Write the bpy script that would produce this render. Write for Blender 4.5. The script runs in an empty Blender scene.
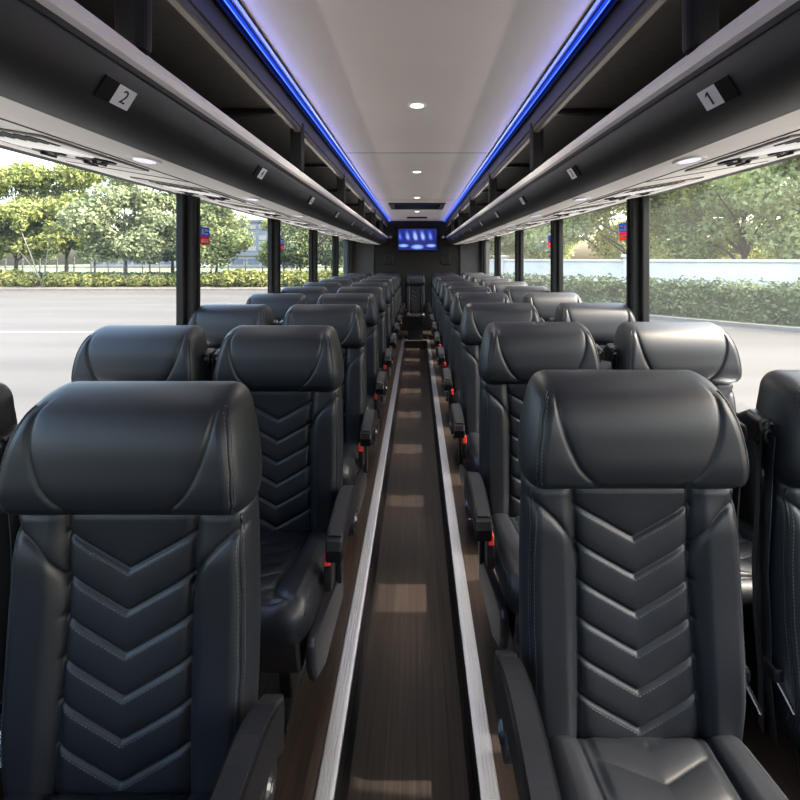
import bpy, bmesh, math, random
import numpy as np
from mathutils import Vector, Matrix

random.seed(7)
rng = np.random.default_rng(7)
scene = bpy.context.scene
COL = scene.collection
PI = math.pi

# ------------------------------------------------------------------ camera, sky, sun, exposure
CZ = 1.34                                   # eye height above the seat platform (platform is z = 0)
cam_d = bpy.data.cameras.new('camera')
cam = bpy.data.objects.new('camera', cam_d)
COL.objects.link(cam)
cam.location = (0, 0, CZ)
cam.rotation_euler = (PI / 2, 0, 0)
cam_d.sensor_width = 36
cam_d.lens = 480 / 800 * 36
cam_d.shift_x = -17 / 800
cam_d.shift_y = -141.5 / 800
cam_d.clip_start = 0.02
cam_d.clip_end = 2000
scene.camera = cam

SUN_EL, SUN_AZ = math.radians(50.3), math.radians(-5)      # azimuth: turned from +X towards +Y
sun_dir = Vector((math.cos(SUN_EL) * math.cos(SUN_AZ), math.cos(SUN_EL) * math.sin(SUN_AZ), math.sin(SUN_EL)))
world = bpy.data.worlds.new('sky')
scene.world = world
world.use_nodes = True
wn = world.node_tree
for n in list(wn.nodes):
    wn.nodes.remove(n)
w_out = wn.nodes.new('ShaderNodeOutputWorld')
w_bg = wn.nodes.new('ShaderNodeBackground')
w_sky = wn.nodes.new('ShaderNodeTexSky')
w_sky.sky_type = 'NISHITA'
w_sky.sun_disc = False
w_sky.sun_elevation = SUN_EL
w_sky.sun_rotation = PI / 2 - SUN_AZ
w_sky.air_density = 1.3
w_sky.dust_density = 6.0
w_sky.ozone_density = 0.7
w_bg.inputs['Strength'].default_value = 0.75
wn.links.new(w_sky.outputs['Color'], w_bg.inputs['Color'])
wn.links.new(w_bg.outputs['Background'], w_out.inputs['Surface'])

sun_d = bpy.data.lights.new('sun', 'SUN')
sun_d.energy = 4.4
sun_d.angle = math.radians(0.6)
sun_d.color = (1.0, 0.93, 0.82)
sun = bpy.data.objects.new('sun', sun_d)
COL.objects.link(sun)
sun.rotation_euler = sun_dir.to_track_quat('Z', 'Y').to_euler()

vs = scene.view_settings
vs.view_transform = 'Standard'
vs.look = 'None'
vs.gamma = 1.0
vs.use_curve_mapping = False
vs.exposure = 1.35

# ------------------------------------------------------------------ materials
MATS = {}


def new_mat(name):
    m = bpy.data.materials.new(name)
    m.use_nodes = True
    nt = m.node_tree
    b = nt.nodes['Principled BSDF']
    MATS[name] = m
    return m, nt, b


def plain(name, col, rough=0.5, metal=0.0, spec=0.5, noise=0.0, scale=20.0, bump=0.0, bscale=300.0, coat=0.0):
    m, nt, b = new_mat(name)
    b.inputs['Base Color'].default_value = (*col, 1)
    b.inputs['Roughness'].default_value = rough
    b.inputs['Metallic'].default_value = metal
    b.inputs['Specular IOR Level'].default_value = spec
    if coat:
        b.inputs['Coat Weight'].default_value = coat
        b.inputs['Coat Roughness'].default_value = 0.15
    tc = nt.nodes.new('ShaderNodeTexCoord')
    if noise:
        n = nt.nodes.new('ShaderNodeTexNoise')
        n.inputs['Scale'].default_value = scale
        n.inputs['Detail'].default_value = 4
        r = nt.nodes.new('ShaderNodeValToRGB')
        r.color_ramp.elements[0].position = 0.3
        r.color_ramp.elements[1].position = 0.7
        r.color_ramp.elements[0].color = (*[c * (1 - noise) for c in col], 1)
        r.color_ramp.elements[1].color = (*[min(1, c * (1 + noise)) for c in col], 1)
        nt.links.new(tc.outputs['Object'], n.inputs['Vector'])
        nt.links.new(n.outputs['Fac'], r.inputs['Fac'])
        nt.links.new(r.outputs['Color'], b.inputs['Base Color'])
    if bump:
        n2 = nt.nodes.new('ShaderNodeTexNoise')
        n2.inputs['Scale'].default_value = bscale
        n2.inputs['Detail'].default_value = 3
        bp = nt.nodes.new('ShaderNodeBump')
        bp.inputs['Strength'].default_value = bump
        bp.inputs['Distance'].default_value = 0.002
        nt.links.new(tc.outputs['Object'], n2.inputs['Vector'])
        nt.links.new(n2.outputs['Fac'], bp.inputs['Height'])
        nt.links.new(bp.outputs['Normal'], b.inputs['Normal'])
    return m


def emit(name, col, strength):
    m, nt, b = new_mat(name)
    b.inputs['Base Color'].default_value = (0.02, 0.02, 0.02, 1)
    b.inputs['Emission Color'].default_value = (*col, 1)
    b.inputs['Emission Strength'].default_value = strength
    return m


def leaf_mat(name, c1, c2, trans=0.35):
    m = bpy.data.materials.new(name)
    m.use_nodes = True
    nt = m.node_tree
    for n in list(nt.nodes):
        nt.nodes.remove(n)
    out = nt.nodes.new('ShaderNodeOutputMaterial')
    geo = nt.nodes.new('ShaderNodeNewGeometry')
    tc = nt.nodes.new('ShaderNodeTexCoord')
    n = nt.nodes.new('ShaderNodeTexNoise')
    n.inputs['Scale'].default_value = 1.1
    n.inputs['Detail'].default_value = 3
    r = nt.nodes.new('ShaderNodeValToRGB')
    r.color_ramp.elements[0].position = 0.3
    r.color_ramp.elements[1].position = 0.7
    r.color_ramp.elements[0].color = (*c1, 1)
    r.color_ramp.elements[1].color = (*c2, 1)
    ad = nt.nodes.new('ShaderNodeMath')
    ad.operation = 'MULTIPLY_ADD'
    ad.inputs[1].default_value = 0.5
    ad.inputs[2].default_value = -0.25
    ad2 = nt.nodes.new('ShaderNodeMath')
    nt.links.new(tc.outputs['Object'], n.inputs['Vector'])
    nt.links.new(geo.outputs['Random Per Island'], ad.inputs[0])
    nt.links.new(n.outputs['Fac'], ad2.inputs[0])
    nt.links.new(ad.outputs[0], ad2.inputs[1])
    nt.links.new(ad2.outputs[0], r.inputs['Fac'])
    d = nt.nodes.new('ShaderNodeBsdfDiffuse')
    t = nt.nodes.new('ShaderNodeBsdfTranslucent')
    mx = nt.nodes.new('ShaderNodeMixShader')
    mx.inputs['Fac'].default_value = trans
    nt.links.new(r.outputs['Color'], d.inputs['Color'])
    nt.links.new(r.outputs['Color'], t.inputs['Color'])
    nt.links.new(d.outputs['BSDF'], mx.inputs[1])
    nt.links.new(t.outputs['BSDF'], mx.inputs[2])
    nt.links.new(mx.outputs['Shader'], out.inputs['Surface'])
    return m


LEATHER = plain('black_leather', (0.0050, 0.0061, 0.0092), 0.47, 0, 0.38, noise=0.12, scale=6, bump=0.12, bscale=420)
LEATHER2 = plain('black_leather_quilt', (0.0042, 0.0051, 0.0080), 0.48, 0, 0.33, noise=0.12, scale=6, bump=0.12, bscale=420)
THREAD = plain('grey_thread', (0.040, 0.042, 0.050), 0.7)
BLACKP = plain('black_plastic', (0.006, 0.006, 0.007), 0.38, 0, 0.5, bump=0.06, bscale=500)
GLOSSB = plain('glossy_black_plastic', (0.006, 0.006, 0.007), 0.32, 0, 0.25)
GREYP = plain('grey_plastic', (0.012, 0.012, 0.015), 0.4, 0, 0.5, noise=0.08, scale=15)
BELT = plain('belt_webbing', (0.012, 0.0125, 0.016), 0.6, 0, 0.35, bump=0.3, bscale=260)
REDB = plain('red_plastic', (0.62, 0.035, 0.03), 0.4)
CHROME = plain('chrome', (0.75, 0.76, 0.78), 0.18, 1.0)
ALU = plain('brushed_aluminium', (0.80, 0.82, 0.87), 0.30, 1.0, noise=0.03, scale=9)
CEIL = plain('ceiling_panel', (0.57, 0.53, 0.495), 0.55, 0, 0.35, noise=0.03, scale=2)
FRAMEM = plain('panel_frame_grey', (0.20, 0.19, 0.18), 0.5)
SEAM = plain('seam_dark', (0.05, 0.05, 0.05), 0.6)
RACKDARK = plain('rack_black_carpet', (0.022, 0.020, 0.019), 0.75, 0, 0.3, noise=0.25, scale=40, bump=0.3, bscale=300)
POSTM = plain('post_black', (0.006, 0.006, 0.0065), 0.6, 0, 0.25)
RAIL = plain('rail_charcoal', (0.060, 0.052, 0.044), 0.45, 0, 0.4)
VALANCE = plain('valance_charcoal', (0.030, 0.029, 0.030), 0.45, 0, 0.4, noise=0.06, scale=5)
BEIGE = plain('beige_trim', (0.84, 0.795, 0.745), 0.5, 0, 0.4, noise=0.03, scale=6)
LIPM = plain('lip_beige', (0.82, 0.775, 0.73), 0.5, 0, 0.4, noise=0.03, scale=8)
WALLM = plain('wall_charcoal', (0.02, 0.0195, 0.02), 0.6, 0, 0.3, noise=0.15, scale=12, bump=0.2, bscale=200)
PANELM = plain('side_panel_charcoal', (0.034, 0.033, 0.034), 0.55, 0, 0.35, noise=0.1, scale=12)
BACKM = plain('back_wall_black', (0.0065, 0.0060, 0.0060), 0.6, 0, 0.25, noise=0.2, scale=6, bump=0.2, bscale=200)
PILLARM = plain('pillar_black', (0.005, 0.005, 0.005), 0.5, 0, 0.25, 0, 0.5)
WHITEP = plain('white_plate', (0.80, 0.80, 0.79), 0.45)
INK = plain('black_ink', (0.01, 0.01, 0.01), 0.5)
BLUEINK = leaf_mat('blue_sticker_film', (0.05, 0.13, 0.48), (0.055, 0.14, 0.50), 0.6)
REDINK = leaf_mat('red_sticker_film', (0.60, 0.04, 0.04), (0.62, 0.045, 0.045), 0.6)
WHITEINK = leaf_mat('white_sticker_film', (0.75, 0.75, 0.75), (0.8, 0.8, 0.8), 0.6)
LEDBLUE = emit('led_blue', (0.006, 0.055, 0.95), 0.36)
LEDCORE = emit('led_core', (0.12, 0.32, 1.0), 0.6)
LENS = emit('service_lens', (1.0, 0.96, 0.93), 0.30)
LAMPW = emit('lamp_white', (1.0, 0.95, 0.86), 3.0)
READW = emit('reading_white', (0.80, 0.78, 1.0), 0.42)
CONC = plain('concrete_wall', (0.52, 0.485, 0.43), 0.8, noise=0.08, scale=1.5)
CURBM = plain('curb_concrete', (0.13, 0.115, 0.10), 0.85, noise=0.12, scale=2)
GRASS = plain('lawn_green', (0.050, 0.066, 0.020), 0.9, noise=0.25, scale=0.6)
MULCH = plain('mulch', (0.085, 0.065, 0.046), 0.95, noise=0.3, scale=5)
BARK = plain('bark', (0.05, 0.041, 0.034), 0.9, noise=0.3, scale=8)
BARKP = plain('bark_pale', (0.13, 0.115, 0.092), 0.9, noise=0.25, scale=8)
FENCEM = plain('fence_dark', (0.06, 0.065, 0.06), 0.6)
BUILDB = plain('building_blue', (0.075, 0.088, 0.115), 0.5, noise=0.1, scale=0.1)
BUILDW = plain('building_pale', (0.15, 0.15, 0.152), 0.7)
WINDK = plain('building_window', (0.06, 0.08, 0.13), 0.2)
LINEW = plain('road_paint', (0.20, 0.20, 0.195), 0.8)


def paving_mat():
    m, nt, b = new_mat('concrete_paving')
    tc = nt.nodes.new('ShaderNodeTexCoord')
    mp = nt.nodes.new('ShaderNodeMapping')
    mp.inputs['Scale'].default_value = (0.10, 0.5, 1)
    n = nt.nodes.new('ShaderNodeTexNoise')
    n.inputs['Scale'].default_value = 1.0
    n.inputs['Detail'].default_value = 6
    r = nt.nodes.new('ShaderNodeValToRGB')
    r.color_ramp.elements[0].position = 0.35
    r.color_ramp.elements[0].color = (0.042, 0.0405, 0.0385, 1)
    r.color_ramp.elements[1].position = 0.62
    r.color_ramp.elements[1].color = (0.054, 0.0522, 0.0497, 1)
    nt.links.new(tc.outputs['Object'], mp.inputs['Vector'])
    nt.links.new(mp.outputs['Vector'], n.inputs['Vector'])
    nt.links.new(n.outputs['Fac'], r.inputs['Fac'])
    nt.links.new(r.outputs['Color'], b.inputs['Base Color'])
    b.inputs['Roughness'].default_value = 0.9
    b.inputs['Specular IOR Level'].default_value = 0.2
    return m


PAVE = paving_mat()


def wood_mat():
    m, nt, b = new_mat('dark_wood_vinyl')
    tc = nt.nodes.new('ShaderNodeTexCoord')
    br = nt.nodes.new('ShaderNodeTexBrick')
    mp = nt.nodes.new('ShaderNodeMapping')
    mp.inputs['Rotation'].default_value = (0, 0, PI / 2)
    br.inputs['Scale'].default_value = 1.0
    br.inputs['Brick Width'].default_value = 1.1
    br.inputs['Row Height'].default_value = 0.095
    br.inputs['Mortar Size'].default_value = 0.0012
    br.inputs['Color1'].default_value = (0.031, 0.0215, 0.0175, 1)
    br.inputs['Color2'].default_value = (0.018, 0.0130, 0.0113, 1)
    br.inputs['Mortar'].default_value = (0.009, 0.007, 0.006, 1)
    mp2 = nt.nodes.new('ShaderNodeMapping')
    mp2.inputs['Scale'].default_value = (90, 3.0, 3)
    n = nt.nodes.new('ShaderNodeTexNoise')
    n.inputs['Scale'].default_value = 1.0
    n.inputs['Detail'].default_value = 5
    r = nt.nodes.new('ShaderNodeValToRGB')
    r.color_ramp.elements[0].position = 0.3
    r.color_ramp.elements[0].color = (0.50, 0.50, 0.50, 1)
    r.color_ramp.elements[1].position = 0.7
    r.color_ramp.elements[1].color = (1.35, 1.3, 1.25, 1)
    mx = nt.nodes.new('ShaderNodeMixRGB')
    mx.blend_type = 'MULTIPLY'
    mx.inputs['Fac'].default_value = 1
    nt.links.new(tc.outputs['Object'], mp.inputs['Vector'])
    nt.links.new(mp.outputs['Vector'], br.inputs['Vector'])
    nt.links.new(tc.outputs['Object'], mp2.inputs['Vector'])
    nt.links.new(mp2.outputs['Vector'], n.inputs['Vector'])
    nt.links.new(n.outputs['Fac'], r.inputs['Fac'])
    nt.links.new(br.outputs['Color'], mx.inputs['Color1'])
    nt.links.new(r.outputs['Color'], mx.inputs['Color2'])
    nt.links.new(mx.outputs['Color'], b.inputs['Base Color'])
    b.inputs['Roughness'].default_value = 0.5
    b.inputs['Specular IOR Level'].default_value = 0.22
    return m


WOOD = wood_mat()


def glass_mat():
    m = bpy.data.materials.new('window_glass')
    m.use_nodes = True
    nt = m.node_tree
    for n in list(nt.nodes):
        nt.nodes.remove(n)
    out = nt.nodes.new('ShaderNodeOutputMaterial')
    tr = nt.nodes.new('ShaderNodeBsdfTransparent')
    tr.inputs['Color'].default_value = (0.97, 0.985, 0.98, 1)
    gl = nt.nodes.new('ShaderNodeBsdfGlossy')
    gl.inputs['Roughness'].default_value = 0.02
    du = nt.nodes.new('ShaderNodeBsdfTranslucent')          # fine dust film on the pane
    du.inputs['Color'].default_value = (0.9, 0.92, 0.93, 1)
    lw = nt.nodes.new('ShaderNodeLayerWeight')
    lw.inputs['Blend'].default_value = 0.5
    pw = nt.nodes.new('ShaderNodeMath')
    pw.operation = 'POWER'
    pw.inputs[1].default_value = 4.0
    fr = nt.nodes.new('ShaderNodeMath')
    fr.operation = 'MULTIPLY_ADD'
    fr.inputs[1].default_value = 0.25
    fr.inputs[2].default_value = 0.012
    nt.links.new(lw.outputs['Facing'], pw.inputs[0])
    nt.links.new(pw.outputs[0], fr.inputs[0])
    m1 = nt.nodes.new('ShaderNodeMixShader')
    m2 = nt.nodes.new('ShaderNodeMixShader')
    m2.inputs['Fac'].default_value = 0.0065
    nt.links.new(fr.outputs[0], m1.inputs['Fac'])
    nt.links.new(tr.outputs['BSDF'], m1.inputs[1])
    nt.links.new(gl.outputs['BSDF'], m1.inputs[2])
    nt.links.new(m1.outputs['Shader'], m2.inputs[1])
    nt.links.new(du.outputs['BSDF'], m2.inputs[2])
    nt.links.new(m2.outputs['Shader'], out.inputs['Surface'])
    return m


GLASS = glass_mat()


LEAF_A = leaf_mat('leaf_yellow_green', (0.070, 0.092, 0.030), (0.25, 0.28, 0.10))
LEAF_B = leaf_mat('leaf_sage_green', (0.085, 0.108, 0.062), (0.245, 0.28, 0.155))
LEAF_C = leaf_mat('leaf_lifted_green', (0.32, 0.36, 0.185), (0.55, 0.58, 0.28), 0.6)  # colour lifted to stand in for light on the shaded right trees
LEAF_D = leaf_mat('leaf_dark_hedge', (0.03, 0.048, 0.022), (0.11, 0.14, 0.06))
LEAF_C2 = leaf_mat('leaf_plain_green', (0.065, 0.090, 0.040), (0.21, 0.25, 0.11))  # the same green without the lift, for left trees and bushes
LEAF_G = leaf_mat('leaf_lifted_yellow', (0.36, 0.385, 0.16), (0.60, 0.60, 0.24), 0.6)  # yellow-green of the right trees, missing light put into the colour too
LEAF_H = leaf_mat('leaf_clipped_hedge', (0.075, 0.100, 0.058), (0.20, 0.235, 0.12), 0.45)  # hedge green, lifted to make up for its unlit near side
LEAF_Y = leaf_mat('leaf_bush_yellow', (0.09, 0.10, 0.03), (0.24, 0.25, 0.085))


def screen_mat():
    m, nt, b = new_mat('tv_picture')
    b.inputs['Base Color'].default_value = (0.01, 0.01, 0.02, 1)
    b.inputs['Roughness'].default_value = 0.3
    tc = nt.nodes.new('ShaderNodeTexCoord')
    sp = nt.nodes.new('ShaderNodeSeparateXYZ')
    nt.links.new(tc.outputs['Generated'], sp.inputs[0])

    def math_(op, a, b_=None, c=None):
        n = nt.nodes.new('ShaderNodeMath')
        n.operation = op
        for i, v in enumerate((a, b_, c)):
            if v is None:
                continue
            if isinstance(v, (int, float)):
                n.inputs[i].default_value = v
            else:
                nt.links.new(v, n.inputs[i])
        return n.outputs[0]
    u, v = sp.outputs['X'], sp.outputs['Z']
    # slanting bright shafts in the upper half
    w1 = math_('ABSOLUTE', math_('SINE', math_('ADD', math_('MULTIPLY', u, 15.5), math_('MULTIPLY', v, 1.6))))
    sh = math_('POWER', w1, 3.0)
    up = math_('MULTIPLY', math_('SMOOTH_MIN', math_('MAXIMUM', math_('MULTIPLY', math_('SUBTRACT', v, 0.42), 5.0), 0.0), 1.0, 0.2),
               math_('MAXIMUM', math_('MULTIPLY', math_('SUBTRACT', 0.97, v), 2.4), 0.0))
    mid = math_('MAXIMUM', math_('SUBTRACT', 1.0, math_('MULTIPLY', math_('ABSOLUTE', math_('SUBTRACT', u, 0.5)), 2.3)), 0.0)
    shaft = math_('MULTIPLY', math_('MULTIPLY', sh, up), math_('ADD', math_('MULTIPLY', mid, 0.8), 0.35))
    # three pale pools of light on the stage floor

    def pool(cx, cy, rx, ry):
        a = math_('POWER', math_('DIVIDE', math_('SUBTRACT', u, cx), rx), 2.0)
        c = math_('POWER', math_('DIVIDE', math_('SUBTRACT', v, cy), ry), 2.0)
        return math_('MAXIMUM', math_('SUBTRACT', 1.0, math_('ADD', a, c)), 0.0)
    pools = math_('ADD', math_('ADD', pool(0.5, 0.14, 0.20, 0.14), pool(0.13, 0.2, 0.16, 0.10)), pool(0.86, 0.2, 0.16, 0.10))
    nz = nt.nodes.new('ShaderNodeTexNoise')
    nz.inputs['Scale'].default_value = 14
    nt.links.new(tc.outputs['Generated'], nz.inputs['Vector'])
    amt = math_('ADD', math_('ADD', math_('MULTIPLY', shaft, 1.6), pools), math_('MULTIPLY', nz.outputs['Fac'], 0.12))
    r = nt.nodes.new('ShaderNodeValToRGB')
    r.color_ramp.elements[0].position = 0.0
    r.color_ramp.elements[0].color = (0.001, 0.003, 0.05, 1)
    r.color_ramp.elements[1].position = 1.0
    r.color_ramp.elements[1].color = (0.40, 0.62, 1.0, 1)
    e = r.color_ramp.elements.new(0.28)
    e.color = (0.012, 0.05, 0.65, 1)
    nt.links.new(amt, r.inputs['Fac'])
    nt.links.new(r.outputs['Color'], b.inputs['Emission Color'])
    b.inputs['Emission Strength'].default_value = 0.36
    return m


TVPIC = screen_mat()

# ------------------------------------------------------------------ helpers


def link_mesh(name, me, mat, parent=None, loc=(0, 0, 0)):
    o = bpy.data.objects.new(name, me)
    COL.objects.link(o)
    if mat is not None:
        me.materials.clear()
        me.materials.append(mat)
    o.location = loc
    if parent is not None:
        o.parent = parent
    return o


def from_np(name, verts, faces, smooth=False, recalc=False):
    me = bpy.data.meshes.new(name)
    me.from_pydata([tuple(v) for v in verts], [], faces)
    if recalc:
        bm = bmesh.new()
        bm.from_mesh(me)
        bmesh.ops.recalc_face_normals(bm, faces=bm.faces)
        bm.to_mesh(me)
        bm.free()
    if smooth:
        me.polygons.foreach_set('use_smooth', [True] * len(me.polygons))
    me.update()
    return me


def obj_bm(name, bm, mat, parent=None, smooth=False, loc=(0, 0, 0)):
    bmesh.ops.recalc_face_normals(bm, faces=bm.faces)
    me = bpy.data.meshes.new(name)
    bm.to_mesh(me)
    bm.free()
    if smooth:
        me.polygons.foreach_set('use_smooth', [True] * len(me.polygons))
        me.set_sharp_from_angle(angle=math.radians(40))
    return link_mesh(name, me, mat, parent, loc)


def add_box(bm, lo, hi, bevel=0.0, seg=2):
    vs_ = [bm.verts.new((x, y, z)) for x in (lo[0], hi[0]) for y in (lo[1], hi[1]) for z in (lo[2], hi[2])]
    f = [(0, 1, 3, 2), (4, 6, 7, 5), (0, 4, 5, 1), (2, 3, 7, 6), (0, 2, 6, 4), (1, 5, 7, 3)]
    faces = [bm.faces.new([vs_[i] for i in q]) for q in f]
    if bevel:
        edges = list({e for fc in faces for e in fc.edges})
        bmesh.ops.bevel(bm, geom=edges, offset=bevel, segments=seg, profile=0.5, affect='EDGES')
    return bm


def box(name, lo, hi, mat, parent=None, bevel=0.0, seg=2):
    bm = bmesh.new()
    add_box(bm, lo, hi, bevel, seg)
    return obj_bm(name, bm, mat, parent)


def add_prism(bm, pts, axis, a0, a1, bevel=0.0, seg=2):
    """closed 2-D outline pts extruded along axis ('x': pts are (y,z); 'y': pts are (x,z); 'z': pts are (x,y))"""
    def mk(p, a):
        return {'x': (a, p[0], p[1]), 'y': (p[0], a, p[1]), 'z': (p[0], p[1], a)}[axis]
    v0 = [bm.verts.new(mk(p, a0)) for p in pts]
    v1 = [bm.verts.new(mk(p, a1)) for p in pts]
    n = len(pts)
    f0 = bm.faces.new(v0)
    f1 = bm.faces.new(list(reversed(v1)))
    fs = [f0, f1]
    for i in range(n):
        fs.append(bm.faces.new((v0[i], v1[i], v1[(i + 1) % n], v0[(i + 1) % n])))
    if bevel:
        ed = [e for e in f0.edges] + [e for e in f1.edges]
        bmesh.ops.bevel(bm, geom=ed, offset=bevel, segments=seg, profile=0.5, affect='EDGES')
    return bm


def prism(name, pts, axis, a0, a1, mat, parent=None, bevel=0.0, seg=2, smooth=False):
    bm = bmesh.new()
    add_prism(bm, pts, axis, a0, a1, bevel, seg)
    return obj_bm(name, bm, mat, parent, smooth)


def add_cyl(bm, p0, p1, r0, r1=None, seg=16):
    r1 = r0 if r1 is None else r1
    p0, p1 = Vector(p0), Vector(p1)
    d = (p1 - p0).normalized()
    q = d.to_track_quat('Z', 'Y')
    a = [bm.verts.new(p0 + q @ Vector((r0 * math.cos(2 * PI * i / seg), r0 * math.sin(2 * PI * i / seg), 0))) for i in range(seg)]
    b = [bm.verts.new(p1 + q @ Vector((r1 * math.cos(2 * PI * i / seg), r1 * math.sin(2 * PI * i / seg), 0))) for i in range(seg)]
    bm.faces.new(list(reversed(a)))
    bm.faces.new(b)
    for i in range(seg):
        bm.faces.new((a[i], a[(i + 1) % seg], b[(i + 1) % seg], b[i]))
    return bm


def cyl(name, p0, p1, r0, mat, parent=None, r1=None, seg=16):
    bm = bmesh.new()
    add_cyl(bm, p0, p1, r0, r1, seg)
    return obj_bm(name, bm, mat, parent)


def add_tube(bm, pts, radii, seg=8):
    pts = [Vector(p) for p in pts]
    rings = []
    for i, p in enumerate(pts):
        d = (pts[min(i + 1, len(pts) - 1)] - pts[max(i - 1, 0)]).normalized()
        q = d.to_track_quat('Z', 'Y')
        r = radii[i] if hasattr(radii, '__len__') else radii
        rings.append([bm.verts.new(p + q @ Vector((r * math.cos(2 * PI * k / seg), r * math.sin(2 * PI * k / seg), 0))) for k in range(seg)])
    for a, b in zip(rings[:-1], rings[1:]):
        for k in range(seg):
            bm.faces.new((a[k], a[(k + 1) % seg], b[(k + 1) % seg], b[k]))
    bm.faces.new(list(reversed(rings[0])))
    bm.faces.new(rings[-1])
    return bm


def add_ribbon(bm, pts, width_vec, thick_vec):
    """flat strap with real thickness swept along pts"""
    w, t = Vector(width_vec) * 0.5, Vector(thick_vec) * 0.5
    rings = []
    for p in pts:
        p = Vector(p)
        rings.append([bm.verts.new(p + s * w + k * t) for s, k in ((-1, -1), (1, -1), (1, 1), (-1, 1))])
    for a, b in zip(rings[:-1], rings[1:]):
        for k in range(4):
            bm.faces.new((a[k], a[(k + 1) % 4], b[(k + 1) % 4], b[k]))
    bm.faces.new(list(reversed(rings[0])))
    bm.faces.new(rings[-1])
    return bm


def empty(name, label, cat, loc=(0, 0, 0), rz=0.0, group=None):
    o = bpy.data.objects.new(name, None)
    COL.objects.link(o)
    o.empty_display_size = 0.1
    o.location = loc
    o.rotation_euler = (0, 0, rz)
    tag(o, label, cat, group)
    return o


def tag(o, label, cat, group=None, kind=None):
    o['label'] = label
    o['category'] = cat
    if group:
        o['group'] = group
    if kind:
        o['kind'] = kind
    return o


def struct(o):
    o['kind'] = 'structure'
    return o


def dup(root, loc, rz=0.0, label=None):
    r = root.copy()
    COL.objects.link(r)
    r.location = loc
    r.rotation_euler = (0, 0, rz)
    if label:
        r['label'] = label
    for ch in list(root.children):
        c = ch.copy()
        COL.objects.link(c)
        c.parent = r
        for g in list(ch.children):
            d = g.copy()
            COL.objects.link(d)
            d.parent = c
    return r


def bez(p0, p1, p2, n=14):
    return [tuple((1 - u) ** 2 * a + 2 * u * (1 - u) * b + u * u * c for a, b, c in zip(p0, p1, p2)) for u in [i / n for i in range(n + 1)]]


ORD = ['first', 'second', 'third', 'fourth', 'fifth', 'sixth', 'seventh', 'eighth', 'ninth', 'tenth', 'eleventh']

# ------------------------------------------------------------------ the bus shell
Y0, Y1 = -2.2, 8.95           # windscreen and back wall
W = 1.25                      # half width at the glass
PITCH = 0.82
ROWS = 10
AISLE_L, AISLE_R = -0.215, 0.167
AF = -0.14                    # aisle floor height
STEP_Y = 7.92

struct(box('floor', (AISLE_L - 0.02, Y0, AF - 0.05), (AISLE_R + 0.02, STEP_Y, AF), WOOD))
struct(box('floor', (-W, Y0, -0.20), (AISLE_L, Y1, 0.0), WOOD))
struct(box('floor', (AISLE_R, Y0, -0.20), (W, Y1, 0.0), WOOD))
struct(box('floor', (AISLE_L, STEP_Y, -0.20), (AISLE_R, Y1, 0.0), WOOD))
# riser cove at the platform edge
for nm, xa, s in (('trim_1', AISLE_L, 1), ('trim_2', AISLE_R, -1)):
    pts = [(xa, -0.004), (xa + s * 0.006, -0.004), (xa + s * 0.007, AF + 0.03), (xa + s * 0.012, AF + 0.014), (xa + s * 0.022, AF + 0.004), (xa + s * 0.024, AF), (xa, AF)]
    struct(prism(nm, pts, 'y', Y0, STEP_Y, BLACKP))
# ribbed aluminium nosing strips
for nm, xa, s in (('trim_3', AISLE_L, -1), ('trim_4', AISLE_R, 1)):
    pts = [(xa - s * 0.008, -0.016), (xa - s * 0.008, 0.004)]
    for k in range(4):
        x0 = xa + s * (0.0 + k * 0.010)
        pts += [(x0 - s * 0.0015, 0.0055), (x0 + s * 0.006, 0.0055), (x0 + s * 0.007, 0.0035), (x0 + s * 0.0075, 0.0035)]
    pts += [(xa + s * 0.039, 0.003), (xa + s * 0.039, 0.0005), (xa - s * 0.004, 0.0005), (xa - s * 0.004, -0.016)]
    struct(prism(nm, pts, 'y', Y0, STEP_Y + 0.3, ALU))
struct(box('trim_5', (AISLE_L, STEP_Y - 0.012, -0.02), (AISLE_R, STEP_Y + 0.03, 0.006), ALU, bevel=0.004))

SILL = CZ - 0.60
WTOP = CZ + 0.354
ROOF = CZ + 0.70
for nm, s in (('wall_left', -1), ('wall_right', 1)):
    x0, x1 = sorted((s * (W - 0.012), s * (W + 0.09)))
    struct(box(nm, (x0, Y0, -0.2), (x1, Y1 + 0.1, SILL), WALLM))
    struct(box(nm, (x0, Y0, WTOP), (x1, Y1 + 0.1, ROOF + 0.1), WALLM))
    xa, xb = sorted((s * (W - 0.045), s * (W - 0.010)))
    struct(box('trim_6' if s < 0 else 'trim_7', (xa, Y0, SILL - 0.03), (xb, Y1, SILL + 0.005), PANELM, bevel=0.008))
struct(box('wall_back', (-W - 0.09, Y1, -0.2), (W + 0.09, Y1 + 0.1, ROOF + 0.1), BACKM))
# grey upholstered panels at both sides of the back wall
for nm, s in (('trim_8', -1), ('trim_9', 1)):
    xa, xb = sorted((s * 0.80, s * 1.235))
    struct(box(nm, (xa, Y1 - 0.04, 0.75), (xb, Y1, CZ + 0.33), PANELM, bevel=0.012))
# front of the bus, behind the viewer; windscreen narrowed to dim the seats
struct(box('wall_front', (-W - 0.09, Y0 - 0.08, -0.2), (W + 0.09, Y0, CZ + 0.10), WALLM))
struct(box('wall_front', (-W - 0.09, Y0 - 0.08, CZ + 0.55), (W + 0.09, Y0, ROOF + 0.1), WALLM))
for s in (-1, 1):
    xa, xb = sorted((s * (W - 0.07), s * (W + 0.09)))
    struct(box('wall_front', (xa, Y0 - 0.08, CZ + 0.10), (xb, Y0, CZ + 0.55), PILLARM))
o = struct(box('window_1', (-W + 0.07, Y0 - 0.045, CZ + 0.10), (W - 0.07, Y0 - 0.035, CZ + 0.55), GLASS))

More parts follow.
